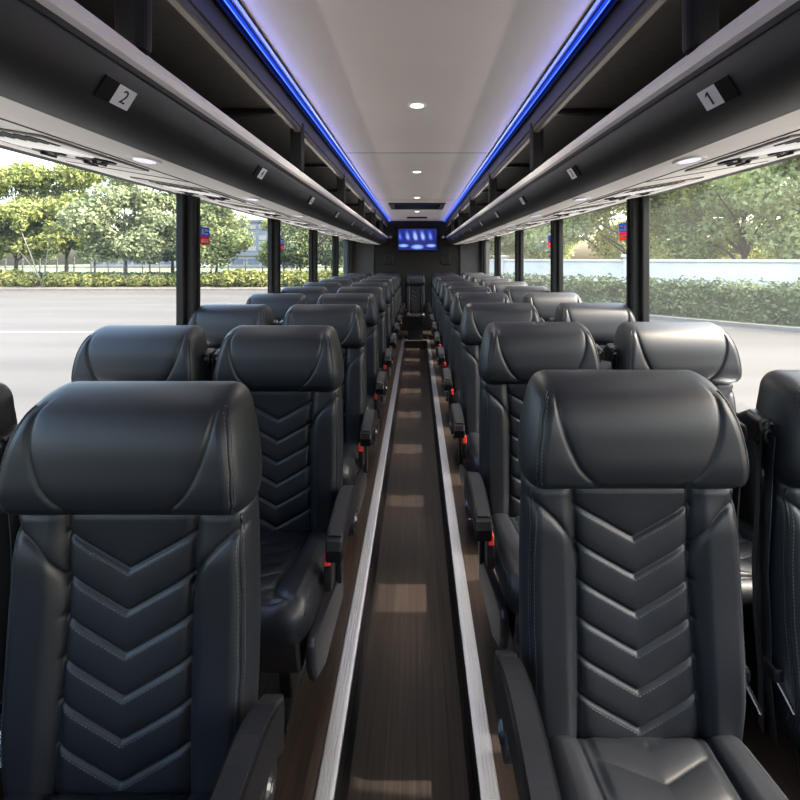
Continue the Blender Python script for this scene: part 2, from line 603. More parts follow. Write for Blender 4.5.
# ceiling: pale middle panel, black roof over the racks
struct(box('ceiling', (-0.50, Y0, ROOF), (0.50, Y1, ROOF + 0.03), CEIL))
struct(box('ceiling', (-W - 0.09, Y0, ROOF + 0.031), (W + 0.09, Y1 + 0.1, ROOF + 0.09), WALLM))
for s in (-1, 1):
    xa, xb = sorted((s * 0.50, s * (W - 0.012)))
    struct(box('ceiling', (xa, Y0, ROOF - 0.002), (xb, Y1, ROOF + 0.031), RACKDARK))
for i, y in enumerate((-0.2, 3.18, 5.74)):
    struct(box('trim_%d' % (10 + i), (-0.49, y - 0.004, ROOF - 0.0015), (0.49, y + 0.004, ROOF + 0.002), SEAM))

# windows and pillars
nwin = 2
for s in (-1, 1):
    off = 2.51 if s < 0 else 2.60
    ys = [off + 1.536 * k for k in range(-3, 5)]
    ys = [y for y in ys if y > Y0 + 0.15]
    for i, y in enumerate(ys):
        xa, xb = sorted((s * 1.180, s * 1.235))
        bm = bmesh.new()
        add_box(bm, (xa, y + 0.035, SILL - 0.02), (xb, y + 0.115, WTOP + 0.02), 0.010)
        xa, xb = sorted((s * 1.222, s * 1.262))
        add_box(bm, (xa, y, SILL - 0.02), (xb, y + 0.15, WTOP + 0.02), 0.006)
        xa, xb = sorted((s * 1.172, s * 1.183))
        add_box(bm, (xa, y + 0.068, SILL - 0.02), (xb, y + 0.082, WTOP + 0.02), 0.003)
        struct(obj_bm('trim_%d' % (14 + i), bm, PILLARM))
    edges = [Y0] + ys + [Y1 + 0.0]
    for a, b in zip(edges[:-1], edges[1:]):
        a2 = a + (0.15 if a != Y0 else 0)
        xa, xb = sorted((s * (W + 0.012), s * (W + 0.02)))
        if b == Y1 + 0.0:
            continue
        nm = 'window_%d' % nwin
        nwin += 1
        struct(box(nm, (xa, a2 - 0.004, SILL - 0.01), (xb, b + 0.004, WTOP + 0.01), GLASS))
    # blind end after the last pillar
    xa, xb = sorted((s * (W - 0.012), s * (W + 0.09)))
    struct(box('wall_left' if s < 0 else 'wall_right', (xa, ys[-1] + 0.13, SILL), (xb, Y1, WTOP), PANELM))

# ------------------------------------------------------------------ luggage racks


def sheet(name, prof, t, y0, y1, mat, parent, s, smooth=False):
    """a folded sheet of thickness t (offset outwards/up) along Y; prof in (|X|, z rel to camera)"""
    n = len(prof)
    out = []
    for i, (x, z) in enumerate(prof):
        a = prof[max(i - 1, 0)]
        b = prof[min(i + 1, n - 1)]
        dx, dz = b[0] - a[0], b[1] - a[1]
        L = math.hypot(dx, dz)
        out.append((x - dz / L * t, z + dx / L * t))
    pts = [(s * x, z + CZ) for x, z in prof] + [(s * x, z + CZ) for x, z in reversed(out)]
    return prism(name, pts, 'y', y0, y1, mat, parent, smooth=smooth)


RY0, RY1 = -1.3, Y1 - 0.005


def aim(lo, d):
    """point a long lamp along d, its length along the bus"""
    z = -Vector(d).normalized()
    y = Vector((0, 1, 0))
    lo.rotation_euler = Matrix((y.cross(z), y, z)).transposed().to_euler()


def rack(s, side):
    r = empty('luggage_rack', 'open black luggage rack with pale lip, along the %s windows' % side, 'luggage rack', (0, 0, 0), 0, 'overhead luggage racks')
    xs = sorted((s * 0.560, s * 1.236))
    box('shelf_floor', (xs[0], RY0, CZ + 0.362), (xs[1], RY1, CZ + 0.380), RACKDARK, r)
    xs = sorted((s * 1.215, s * 1.237))
    box('back_panel', (xs[0], RY0, CZ + 0.380), (xs[1], RY1, CZ + 0.697), RACKDARK, r)
    # rounded pale lip
    lip = [(0.546, 0.372), (0.540, 0.378), (0.538, 0.392), (0.540, 0.405), (0.547, 0.412), (0.558, 0.413), (0.566, 0.408), (0.566, 0.380), (0.558, 0.368), (0.551, 0.367)]
    l = prism('lip', [(s * x, z + CZ) for x, z in lip], 'y', RY0, RY1, LIPM, r)
    sheet('lip_gasket', [(0.547, 0.357), (0.543, 0.366)], 0.006, RY0, RY1, INK, l, s)
    val = bez((0.5440, 0.360), (0.549, 0.333), (0.5615, 0.3095), 6) + bez((0.5615, 0.3095), (0.584, 0.267), (0.668, 0.2605), 12)[1:]
    v = sheet('valance', val, 0.008, RY0, RY1, VALANCE, r, s, smooth=True)
    sheet('underside', [(0.668, 0.2605), (0.70, 0.259), (0.735, 0.2585), (0.775, 0.261), (1.262, 0.3445)], 0.008, RY0, RY1, BEIGE, r, s)
    # front rail below the roof with two folds
    rail = [(0.520, 0.698), (0.520, 0.688), (0.536, 0.684), (0.536, 0.612), (0.541, 0.608), (0.541, 0.590), (0.548, 0.586), (0.566, 0.586), (0.566, 0.698)]
    prism('rail', [(s * x, z + CZ) for x, z in rail], 'y', RY0, RY1, RAIL, r)
    k = 0
    y = 0.95
    while y < RY1 - 0.2:
        xa, xb = sorted((s * 0.530, s * 0.592))
        bm = bmesh.new()
        add_box(bm, (xa, y - 0.022, CZ + 0.404), (xb, y + 0.022, CZ + 0.640), 0.016, 3)
        obj_bm('post', bm, POSTM, r)
        xa, xb = sorted((s * 0.566, s * 1.215))
        box('roof_rib', (xa, y - 0.02, CZ + 0.672), (xb, y + 0.02, CZ + 0.697), BLACKP, r, 0.006)
        y += 1.30
        k += 1
    # seams between the underside modules and the long seam along it
    for j in range(11):
        yy = 0.42 + 0.82 * j + 0.40
        sheet('module_joint', [(0.782, 0.2600), (1.20, 0.3320)], 0.003, yy - 0.002, yy + 0.002, SEAM, r, s)
    sheet('long_joint', [(0.772, 0.2590), (0.777, 0.2595)], 0.003, RY0, RY1, SEAM, r, s)
    # added fill light hidden behind the lip, brightening the rack and the ceiling
    ld = bpy.data.lights.new('rack_fill', 'AREA')
    ld.shape = 'RECTANGLE'
    ld.size = 0.02
    ld.size_y = RY1 - RY0 - 0.4
    ld.energy = 4.6
    ld.color = (1.0, 0.93, 0.86)
    lo = bpy.data.objects.new('rack_fill', ld)
    COL.objects.link(lo)
    lo.location = (s * 0.64, (RY0 + RY1) / 2, CZ + 0.392)
    aim(lo, (-s * 0.45, 0, 0.89))
    lo.parent = r
    return r


RACKS = {}
for s, side in ((-1, 'left'), (1, 'right')):
    RACKS[s] = rack(s, side)

# blue LED strips along the ceiling edge
for s, side in ((-1, 'left'), (1, 'right')):
    L = empty('led_strip', 'glowing blue light strip along the %s edge of the ceiling' % side, 'light strip', (0, 0, 0), 0, 'blue ceiling light strips')
    xa, xb = sorted((s * 0.498, s * 0.518))
    box('housing', (xa, RY0, CZ + 0.6905), (xb, Y1 - 0.003, CZ + 0.6975), BLACKP, L)
    tube = [(s * (0.509 + 0.0072 * math.cos(a)), CZ + 0.6895 + 0.009 * math.sin(a)) for a in [PI + PI * k / 8 for k in range(9)]]
    prism('diffuser', tube, 'y', RY0, Y1 - 0.004, LEDBLUE, L)
    xa, xb = sorted((s * 0.506, s * 0.5085))
    box('bright_core', (xa, RY0, CZ + 0.6796), (xb, Y1 - 0.004, CZ + 0.6810), LEDCORE, L)
    xa, xb = sorted((s * 0.5215, s * 0.526))
    box('outer_trim', (xa, RY0, CZ + 0.672), (xb, Y1 - 0.003, CZ + 0.6850), BLACKP, L)
    xa, xb = sorted((s * 0.480, s * 0.488))
    box('edge_trim', (xa, RY0, CZ + 0.690), (xb, Y1 - 0.003, CZ + 0.6995), BLACKP, L)
    ld = bpy.data.lights.new('led_strip_light', 'AREA')
    ld.shape = 'RECTANGLE'
    ld.size = 0.012
    ld.size_y = RY1 - RY0
    ld.energy = 3.4
    ld.color = (0.12, 0.18, 1.0)
    lo = bpy.data.objects.new('led_strip_light', ld)
    COL.objects.link(lo)
    lo.location = (s * 0.492, (RY0 + RY1) / 2, CZ + 0.684)
    aim(lo, (-s * 0.72, 0, 0.7))
    lo.parent = L

# added fill lamps on made-up sill channels, brightening the rack undersides
for s, side in ((-1, 'left'), (1, 'right')):
    xa, xb = sorted((s * 1.232, s * 1.218))
    L = struct(box('trim_%d' % (30 if s < 0 else 31), (xa, RY0, SILL + 0.005), (xb, Y1 - 0.01, SILL + 0.013), GREYP))
    ld = bpy.data.lights.new('sill_fill', 'AREA')
    ld.shape = 'RECTANGLE'
    ld.size = 0.012
    ld.size_y = RY1 - RY0 - 0.4
    ld.energy = 9.5
    ld.spread = 1.9
    ld.color = (1.0, 0.97, 0.95)
    lo = bpy.data.objects.new('sill_fill', ld)
    COL.objects.link(lo)
    lo.location = (s * 1.225, (RY0 + RY1) / 2, SILL + 0.016)
    aim(lo, (-s * 0.10, 0, 0.99))
    lo.parent = L

# ceiling downlights
for i, y in enumerate((2.19, 3.87, 5.50, 7.15)):
    pos = ['nearest in view, before the first ceiling seam', 'second in view, past the first ceiling seam',
           'third in view, just before the roof hatch', 'fourth and farthest, past the roof hatch'][i]
    d = empty('ceiling_light', 'small round ceiling light, ' + pos, 'ceiling light', (0, y, ROOF), 0, 'round ceiling lights')
    bm = bmesh.new()
    n = 24
    prof = [(0.030, -0.004), (0.040, -0.005), (0.044, -0.001), (0.044, 0.0)]
    rings = [[bm.verts.new((r * math.cos(2 * PI * k / n), r * math.sin(2 * PI * k / n), z)) for k in range(n)] for r, z in prof]
    for a, b in zip(rings[:-1], rings[1:]):
        for k in range(n):
            bm.faces.new((a[k], a[(k + 1) % n], b[(k + 1) % n], b[k]))
    obj_bm('bezel', bm, BEIGE, d)
    cyl('lamp_disc', (0, 0, -0.0035), (0, 0, -0.001), 0.031, LAMPW, d, seg=24)
    ld = bpy.data.lights.new('ceiling_lamp', 'AREA')
    ld.shape = 'DISK'
    ld.size = 0.06
    ld.energy = 2.6
    ld.color = (1.0, 0.93, 0.84)
    lo = bpy.data.objects.new('ceiling_lamp', ld)
    COL.objects.link(lo)
    lo.location = (0, 0, -0.012)
    lo.parent = d

# return-air grille in the ceiling, small black sensor panel behind it
h = empty('roof_hatch', 'wide dark grille set in the ceiling near the back', 'ceiling grille', (0, 6.38, ROOF))
bm = bmesh.new()
for lo_, hi_ in (((-0.36, -0.36, -0.014), (0.36, -0.31, 0)), ((-0.36, 0.31, -0.014), (0.36, 0.36, 0)), ((-0.36, -0.31, -0.014), (-0.30, 0.31, 0)), ((0.30, -0.31, -0.014), (0.36, 0.31, 0))):
    add_box(bm, lo_, hi_, 0.004)
obj_bm('frame', bm, PANELM, h)
bm = bmesh.new()
for k in range(20):
    y = -0.29 + k * 0.0305
    add_box(bm, (-0.30, y - 0.006, -0.010), (0.30, y + 0.006, -0.002))
obj_bm('grille', bm, BLACKP, h)
box('backing', (-0.30, -0.31, -0.002), (0.30, 0.31, -0.0005), INK, h)
e = empty('ceiling_camera_bar', 'short black bar on the ceiling just before the back wall', 'ceiling bar', (0, 8.1, ROOF))
box('body', (-0.17, -0.05, -0.022), (0.17, 0.05, 0.0), BLACKP, e, 0.008)
box('window', (-0.12, -0.052, -0.016), (0.12, -0.048, -0.006), GLOSSB, e)

# ------------------------------------------------------------------ number tags, reading lights, service panels on the racks


def curve_text(name, txt, size, mat, parent, matrix):
    c = bpy.data.curves.new(name, 'FONT')
    c.body = txt
    c.size = size
    c.extrude = 0.0004
    c.align_x = 'CENTER'
    c.align_y = 'CENTER'
    tmp = bpy.data.objects.new('lettering', c)
    COL.objects.link(tmp)
    dg = bpy.context.evaluated_depsgraph_get()
    me = bpy.data.meshes.new_from_object(tmp.evaluated_get(dg))
    bpy.data.objects.remove(tmp)
    o = link_mesh(name, me, mat, parent)
    o.matrix_local = matrix
    return o


def rect_plate(name, u0, u1, v0, v1, t, mat, parent, bevel=0.0008):
    return box(name, (u0, v0, 0), (u1, v1, t), mat, parent, bevel)


# frame on the valance: u along the bus, v up the valance, n out of it
for s, side in ((-1, 'left'), (1, 'right')):
    p0, p1 = Vector((s * 0.553, 0, CZ + 0.325)), Vector((s * 0.5735, 0, CZ + 0.292))
    vdir = (p0 - p1).normalized()
    udir = Vector((0, 1, 0)) if s < 0 else Vector((0, -1, 0))
    ndir = udir.cross(vdir)
    for k in range(ROWS):
        y = 0.915 + 0.82 * k
        c = (p0 + p1) * 0.5 + Vector((0, y, 0)) + ndir * 0.0010
        num = str(2 * k + (2 if s < 0 else 1))
        if k == 0:
            lab = 'white row number plate reading %s, nearest on the %s rack' % (num, side)
        else:
            lab = 'white row number plate, %s from the front on the %s rack' % (ORD[k], side)
        t = empty('row_number_plate', lab, 'number plate', c, 0, 'row number plates on the racks')
        t.matrix_world = Matrix.Translation(c) @ Matrix((udir, vdir, ndir)).transposed().to_4x4()
        rect_plate('plate', -0.026 if s < 0 else -0.029, 0.029 if s < 0 else 0.026, -0.020, 0.020, 0.003, WHITEP, t)
        a, b = (-0.066, -0.026) if s < 0 else (0.026, 0.066)
        rect_plate('black_clip', a, b, -0.022, 0.022, 0.0036, GLOSSB, t, 0.001)
        if num == '1':
            one = [(-0.0020, -0.0135), (0.0028, -0.0135), (0.0028, 0.0135), (-0.0005, 0.0135), (-0.0085, 0.0085), (-0.0085, 0.0045), (-0.0020, 0.0082)]
            prism('number', [(x - 0.002, y_) for x, y_ in one], 'z', 0.003, 0.0036, INK, t)
            continue
        curve_text('number', num, 0.038, INK, t, Matrix.Translation((0.002 if s < 0 else -0.002, 0, 0.0034)))

    # frame on the underside slope
    q0, q1 = Vector((s * 0.775, 0, CZ + 0.261)), Vector((s * 1.236, 0, CZ + 0.340))
    sd = (q1 - q0).normalized()                       # outwards
    nd = Vector((sd.z * s, 0, -abs(sd.x)))            # downwards, out of the sheet
    nd = (nd - sd * nd.dot(sd)).normalized()
    for k in range(ROWS):
        y = 1.275 + 0.82 * k
        where = '%s from the front under the %s rack' % (ORD[k], side)
        # reading light in the band next to the valance
        c = Vector((s * 0.712, y - 0.02, CZ + 0.2585))
        t = empty('reading_light', 'small oval reading light, ' + where, 'reading light', c, 0, 'reading lights under the racks')
        n = 20
        bm = bmesh.new()
        rings = [[bm.verts.new((rx * math.cos(2 * PI * i / n), ry * math.sin(2 * PI * i / n), z)) for i in range(n)] for rx, ry, z in ((0.022, 0.040, -0.003), (0.030, 0.052, -0.005), (0.034, 0.060, 0.0005))]
        for a, b in zip(rings[:-1], rings[1:]):
            for i in range(n):
                bm.faces.new((a[i], a[(i + 1) % n], b[(i + 1) % n], b[i]))
        obj_bm('bezel', bm, BEIGE, t)
        bm = bmesh.new()
        va = [bm.verts.new((0.022 * math.cos(2 * PI * i / n), 0.040 * math.sin(2 * PI * i / n), -0.004)) for i in range(n)]
        vb = [bm.verts.new((v.co.x, v.co.y, 0.0)) for v in va]
        bm.faces.new(va)
        bm.faces.new(list(reversed(vb)))
        for i in range(n):
            bm.faces.new((va[i], va[(i + 1) % n], vb[(i + 1) % n], vb[i]))
        obj_bm('lens', bm, READW, t)
        ld = bpy.data.lights.new('reading_lamp', 'AREA')
        ld.shape = 'DISK'
        ld.size = 0.04
        ld.energy = 0.16
        ld.color = (0.93, 0.92, 1.0)
        lo = bpy.data.objects.new('reading_lamp', ld)
        COL.objects.link(lo)
        lo.location = (0, 0, -0.012)
        lo.parent = t
        # passenger service panel: frame, speaker louvre, white lens, two ball vents
        c = q0 + sd * 0.185 + Vector((0, y - 0.03, 0)) + nd * 0.0005
        t = empty('service_panel', 'pale service panel with black air vents, ' + where, 'service panel', c, 0, 'service panels under the racks')
        ud = Vector((0, 1, 0))
        t.matrix_world = Matrix.Translation(c) @ Matrix((sd, ud, sd.cross(ud))).transposed().to_4x4()
        zs = 1 if (sd.cross(ud)).z < 0 else -1          # which way is down in local z
        def pz(a, b):
            return (min(a * zs, b * zs), max(a * zs, b * zs))
        def pbox(nm, x0, x1, ya, yb, za, zb, mat, par, bev=0.0):
            z0, z1 = pz(za, zb)
            return box(nm, (x0, ya, z0), (x1, yb, z1), mat, par, bev)
        bm = bmesh.new()
        z0, z1 = pz(0, 0.0052)
        for lo_, hi_ in (((-0.155, -0.21, z0), (-0.146, 0.20, z1)), ((0.146, -0.21, z0), (0.155, 0.20, z1)), ((-0.146, -0.21, z0), (0.146, -0.202, z1)), ((-0.146, 0.192, z0), (0.146, 0.20, z1))):
            add_box(bm, lo_, hi_, 0.002)
        obj_bm('frame', bm, FRAMEM, t)
        pbox('face', -0.146, 0.146, -0.202, 0.192, 0, 0.004, BEIGE, t)
        bm = bmesh.new()
        z0, z1 = pz(0.003, 0.007)
        for i in range(8):
            add_box(bm, (-0.110 + i * 0.027, -0.190, z0), (-0.097 + i * 0.027, -0.100, z1), 0.0015)
        obj_bm('speaker_louvre', bm, GREYP, t)
        pbox('lens', -0.10, 0.10, -0.070, 0.035, 0.003, 0.009, LENS, t, 0.003)
        for vx, vy in ((-0.075, 0.095), (0.065, 0.090), (-0.015, 0.148)):
            v = bmesh.new()
            add_cyl(v, (vx, vy, 0.003 * zs), (vx, vy, 0.009 * zs), 0.042, 0.038, 20)
            vo = obj_bm('air_vent', v, BLACKP, t)
            v = bmesh.new()
            add_cyl(v, (vx, vy, 0.009 * zs), (vx, vy, 0.014 * zs), 0.026, 0.019, 14)
            add_box(v, (vx - 0.005, vy - 0.026, min(0.009 * zs, 0.018 * zs)), (vx + 0.005, vy + 0.026, max(0.009 * zs, 0.018 * zs)), 0.002)
            obj_bm('nozzle', v, GLOSSB, vo)

# ------------------------------------------------------------------ back wall: television, wall speakers
t = empty('television', 'flat television showing a blue stage, high on the black back wall', 'television', (0.008, Y1, CZ + 0.355))
box('casing', (-0.375, -0.055, -0.215), (0.375, -0.004, 0.215), GLOSSB, t, 0.008)
box('screen', (-0.350, -0.0575, -0.195), (0.350, -0.054, 0.195), TVPIC, t)
box('wall_mount', (-0.10, -0.004, -0.08), (0.10, 0.0, 0.08), BLACKP, t)
box('badge', (-0.02, -0.057, -0.211), (0.02, -0.054, -0.204), GREYP, t)
for s, side in ((-1, 'left'), (1, 'right')):
    t = empty('wall_panel', 'small black access panel with clips on back wall, %s of the television' % side, 'wall panel', (s * 0.53, Y1, CZ + 0.00))
    box('plate', (-0.085, -0.02, -0.11), (0.085, 0, 0.11), GLOSSB, t, 0.008)
    for k in (-1, 1):
        box('clip', (k * 0.075 - 0.008, -0.028, -0.02), (k * 0.075 + 0.008, -0.02, 0.03), GREYP, t, 0.003)
    t = empty('corner_speaker', 'small grey round lamp in the back corner above the %s rack lip' % side, 'corner lamp', (s * 0.490, Y1, CZ + 0.40))
    cyl('body', (0, 0, 0), (0, -0.05, 0), 0.045, GREYP, t, 0.035)
    cyl('rim', (0, -0.05, 0), (0, -0.055, 0), 0.03, CHROME, t, 0.026)

# exit stickers on the windows
for s, side, y, pos in ((-1, 'left', 2.795, 'just past the nearest left pillar'), (1, 'right', 2.875, 'just past the nearest right pillar'),
                        (-1, 'left', 4.43, 'past the second left pillar'), (1, 'right', 4.50, 'past the second right pillar')):
    t = empty('window_sticker', 'blue and red sticker on the window glass ' + pos, 'sticker', (s * (W + 0.0105), y, CZ + 0.145 + 0.015 * s), 0, 'blue and red window stickers')
    def sb(nm, ya, yb, za, zb, m, d=0.0008, par=None):
        x0, x1 = sorted((0, -s * d))
        return box(nm, (x0, ya, za), (x1, yb, zb), m, par or t)
    sb('blue_half', 0, 0.115, 0, 0.055, BLUEINK)
    sb('red_half', 0, 0.115, -0.048, 0, REDINK)
    for (ya, yb, za, zb) in ((0.012, 0.045, 0.012, 0.045), (0.055, 0.10, 0.030, 0.045), (0.055, 0.10, 0.010, 0.022)):
        sb('white_mark', ya, yb, za, zb, WHITEINK, 0.0014)
    for (ya, yb) in ((0.012, 0.030), (0.036, 0.054), (0.062, 0.080), (0.085, 0.102)):
        sb('white_mark', ya, yb, -0.036, -0.014, WHITEINK, 0.0014)

# ------------------------------------------------------------------ upholstered shells


def seg_dist(px, py, poly):
    d = np.full(px.shape, 1e9)
    for (ax, ay), (bx, by) in zip(poly[:-1], poly[1:]):
        vx, vy = bx - ax, by - ay
        L2 = vx * vx + vy * vy + 1e-12
        u = np.clip(((px - ax) * vx + (py - ay) * vy) / L2, 0, 1)
        d = np.minimum(d, np.hypot(px - ax - u * vx, py - ay - u * vy))
    return d


class Pad:
    """cushion-like closed shell over an outline in (x,t); depth axis n, front is negative n"""

    def __init__(s, hw, t0, t1, mid, tf, tb, R, rc0, rc1, seams, relief=None, step=0.0028):
        s.hw0, s.t0, s.t1, s.mid, s.tf, s.tb, s.R, s.rc0, s.rc1, s.seams, s.relief, s.step = hw, t0, t1, mid, tf, tb, R, rc0, rc1, seams, relief, step
        tt = np.linspace(0, 1, 120)
        ts = t0 + (t1 - t0) * (0.5 - 0.5 * np.cos(PI * tt))
        w = s.hw(ts)
        out = [(-a, b) for a, b in zip(w, ts)] + [(a, b) for a, b in zip(w[::-1], ts[::-1])]
        out.append(out[0])
        s.outline = out

    def hw(s, t):
        t = np.asarray(t, float)
        w = s.hw0(t).copy()
        for rc, d in ((s.rc0, t - s.t0), (s.rc1, s.t1 - t)):
            m = d < rc
            dd = np.clip(rc - d[m], 0, rc)
            w[m] = w[m] - rc + np.sqrt(np.clip(rc * rc - dd * dd, 0, None))
        return w

    def f(s, x, t):
        d = seg_dist(x, t, s.outline)
        u = np.clip(d / s.R, 0, 1)
        return np.sqrt(np.clip(1 - (1 - u) ** 2, 0, 1)), d

    def front(s, x, t):
        x = np.asarray(x, float)
        t = np.asarray(t, float)
        f, d = s.f(x, t)
        n = s.mid(t) - s.tf(t) * f
        if s.relief is not None:
            n = n - s.relief(x, t) * f
        for poly, A, lam in s.seams:
            ds = seg_dist(x, t, poly)
            n = n + f * (A * np.exp(-ds / lam) + 0.0045 * f * f * np.exp(-(ds / 0.0036) ** 2))
        return n

    def build(s):
        k = 7
        e = s.R * (1 - np.cos(np.linspace(0, PI / 2, k)))
        nt = max(8, int((s.t1 - s.t0 - 2 * s.R) / s.step))
        ts = np.concatenate([s.t0 + e, np.linspace(s.t0 + s.R, s.t1 - s.R, nt)[1:-1], (s.t1 - e)[::-1]])
        w = s.hw(ts)
        wmax = float(w.max())
        nx = max(8, int((2 * wmax - 2 * s.R) / s.step))
        xs = np.empty((len(ts), 2 * k + nx - 2))
        for i, wi in enumerate(w):
            xs[i] = np.concatenate([-wi + e, np.linspace(-wi + s.R, wi - s.R, nx)[1:-1], (wi - e)[::-1]])
        T = np.repeat(ts[:, None], xs.shape[1], 1)
        nf = s.front(xs.ravel(), T.ravel()).reshape(xs.shape)
        f, _ = s.f(xs.ravel(), T.ravel())
        nb = (s.mid(T.ravel()) + s.tb(T.ravel()) * f).reshape(xs.shape)
        H, Wd = xs.shape
        V = np.stack([xs, nf, T], -1).reshape(-1, 3)
        VB = np.stack([xs, nb, T], -1).reshape(-1, 3)
        idx = np.arange(H * Wd).reshape(H, Wd)
        bidx = idx + H * Wd
        bidx[0, :], bidx[-1, :], bidx[:, 0], bidx[:, -1] = idx[0, :], idx[-1, :], idx[:, 0], idx[:, -1]
        F = np.stack([idx[:-1, :-1], idx[:-1, 1:], idx[1:, 1:], idx[1:, :-1]], -1).reshape(-1, 4)
        # the back is plain: every 3rd row/column is enough except at the rim
        B = np.stack([bidx[:-1, :-1], bidx[1:, :-1], bidx[1:, 1:], bidx[:-1, 1:]], -1).reshape(-1, 4)
        return np.concatenate([V, VB]), np.concatenate([F, B])


def smooth(a, b, x):
    u = np.clip((x - a) / (b - a), 0, 1)
    return u * u * (3 - 2 * u)


def interp(pts):
    xs = np.array([p[0] for p in pts])
    ys = np.array([p[1] for p in pts])

    def fn(t):
        # smooth piecewise cubic through the points
        t = np.asarray(t, float)
        i = np.clip(np.searchsorted(xs, t) - 1, 0, len(xs) - 2)
        h = xs[i + 1] - xs[i]
        u = np.clip((t - xs[i]) / h, 0, 1)
        m = np.gradient(ys, xs)
        return ((2 * u**3 - 3 * u**2 + 1) * ys[i] + (u**3 - 2 * u**2 + u) * h * m[i] + (-2 * u**3 + 3 * u**2) * ys[i + 1] + (u**3 - u**2) * h * m[i + 1])
    return fn


def mirror(poly):
    return [(-x, y) for x, y in poly]


# ---- headrest (x, z): pan-shaped pad with a U seam
HB, HT = 0.862, 1.091
u_half = [(-0.158, 1.12), (-0.163, 1.050)] + bez((-0.163, 1.050), (-0.158, 0.985), (-0.126, 0.930), 8)[1:] + bez((-0.126, 0.930), (-0.095, 0.884), (-0.050, 0.881), 8)[1:]
u_seam = u_half + [(-x, z) for x, z in reversed(u_half)]
headrest = Pad(hw=interp([(HB, 0.220), (0.905, 0.228), (0.96, 0.225), (1.02, 0.213), (1.06, 0.201), (HT, 0.193)]),
               t0=HB, t1=HT,
               mid=interp([(HB, -0.010), (0.95, 0.0), (1.05, 0.022), (HT, 0.040)]),
               tf=interp([(HB, 0.060), (0.90, 0.082), (0.97, 0.094), (1.04, 0.090), (HT, 0.066)]),
               tb=interp([(HB, 0.055), (1.0, 0.058), (HT, 0.040)]),
               R=0.036, rc0=0.034, rc1=0.036,
               seams=[(u_seam, 0.0045, 0.012)])

# ---- backrest
BB, BT = 0.345, 0.885
PW = 0.118
pl = [(-PW - 0.006, BB), (-PW, 0.55), (-PW + 0.004, 0.70), (-PW - 0.004, BT)]
sh = bez((-PW + 0.002, 0.735), (-0.150, 0.815), (-0.222, 0.848), 14)
chev = []
for k in range(6):
    zk = 0.764 - 0.0735 * k
    chev.append([(-PW, zk + 0.064), (0, zk), (PW, zk + 0.064)])
seam_list = [(c_, 0.0026, 0.006) for c_ in chev] + [(pl, 0.010, 0.010), (mirror(pl), 0.010, 0.010), (sh, 0.006, 0.010), (mirror(sh), 0.006, 0.010)]


def back_relief(x, t):
    ax = np.abs(x)
    bol = 0.020 * smooth(0.105, 0.150, ax) * (1 - 0.45 * smooth(0.78, 0.86, t))
    bol = bol * (1 - 0.7 * smooth(0.200, 0.232, ax))
    # quilted chevrons: each band swells between its seams
    zc = t - 0.064 / PW * ax
    ph = ((zc - 0.764) / 0.0735) % 1.0
    inside = (1 - smooth(PW - 0.014, PW, ax)) * (zc < 0.764 + 0.0001)
    q = np.where(ph < 0.34, 0.45 + 0.55 * np.sin(ph / 0.34 * PI / 2), 1.0 - 0.55 * np.clip((ph - 0.34) / 0.66, 0, 1) ** 1.6)
    q = q * (1 - smooth(0.95, 1.0, ph) * 0.5)
    topband = (zc >= 0.764) * (1 - smooth(PW - 0.014, PW, ax))
    tb_ = 1 - np.exp(-(zc - 0.764) / 0.02)
    return bol + 0.0046 * (q * inside + np.clip(tb_, 0, 1) * topband)


backrest = Pad(hw=interp([(BB, 0.208), (0.45, 0.222), (0.60, 0.226), (0.80, 0.222), (BT, 0.218)]),
               t0=BB, t1=BT,
               mid=interp([(BB, -0.030), (0.5, -0.018), (0.7, -0.004), (BT, 0.006)]),
               tf=interp([(BB, 0.040), (0.45, 0.044), (0.7, 0.042), (BT, 0.040)]),
               tb=interp([(BB, 0.062), (0.6, 0.060), (BT, 0.050)]),
               R=0.030, rc0=0.03, rc1=0.018, seams=seam_list, relief=back_relief)

# ---- cushion (x, y): t runs from the front edge to the back; front of the pad is the top
CF, CB = -0.528, -0.055
cl = [(-0.128, CB), (-0.116, -0.30), (-0.108, -0.43)] + bez((-0.108, -0.43), (-0.120, -0.470), (-0.200, -0.503), 8)
fr = [(-0.185, -0.514)] + bez((-0.15, -0.494), (-0.12, -0.479), (-0.07, -0.477), 6) + bez((0.07, -0.477), (0.12, -0.479), (0.15, -0.494), 6) + [(0.185, -0.514)]


def cush_relief(x, t):
    ax = np.abs(x)
    bol = 0.016 * smooth(0.10, 0.15, ax) * (1 - 0.6 * smooth(0.19, 0.215, ax))
    zc = -t + 0.5 * ax
    ph = ((zc - 0.1) / 0.075) % 1.0
    inside = (1 - smooth(0.095, 0.112, ax)) * (t > -0.47)
    q = np.sin(np.clip(ph, 0, 1) * PI) ** 0.5
    return bol + 0.0065 * q * inside


cushion = Pad(hw=interp([(CF, 0.208), (-0.45, 0.218), (-0.30, 0.216), (CB, 0.205)]),
              t0=CF, t1=CB,
              mid=interp([(CF, -0.392), (-0.40, -0.380), (CB, -0.350)]),
              tf=interp([(CF, 0.040), (-0.48, 0.046), (-0.2, 0.040), (CB, 0.036)]),
              tb=interp([(CF, 0.060), (-0.40, 0.070), (CB, 0.070)]),
              R=0.042, rc0=0.05, rc1=0.03, seams=[(cl, 0.007, 0.012), (mirror(cl), 0.007, 0.012), (fr, 0.006, 0.012)], relief=cush_relief)


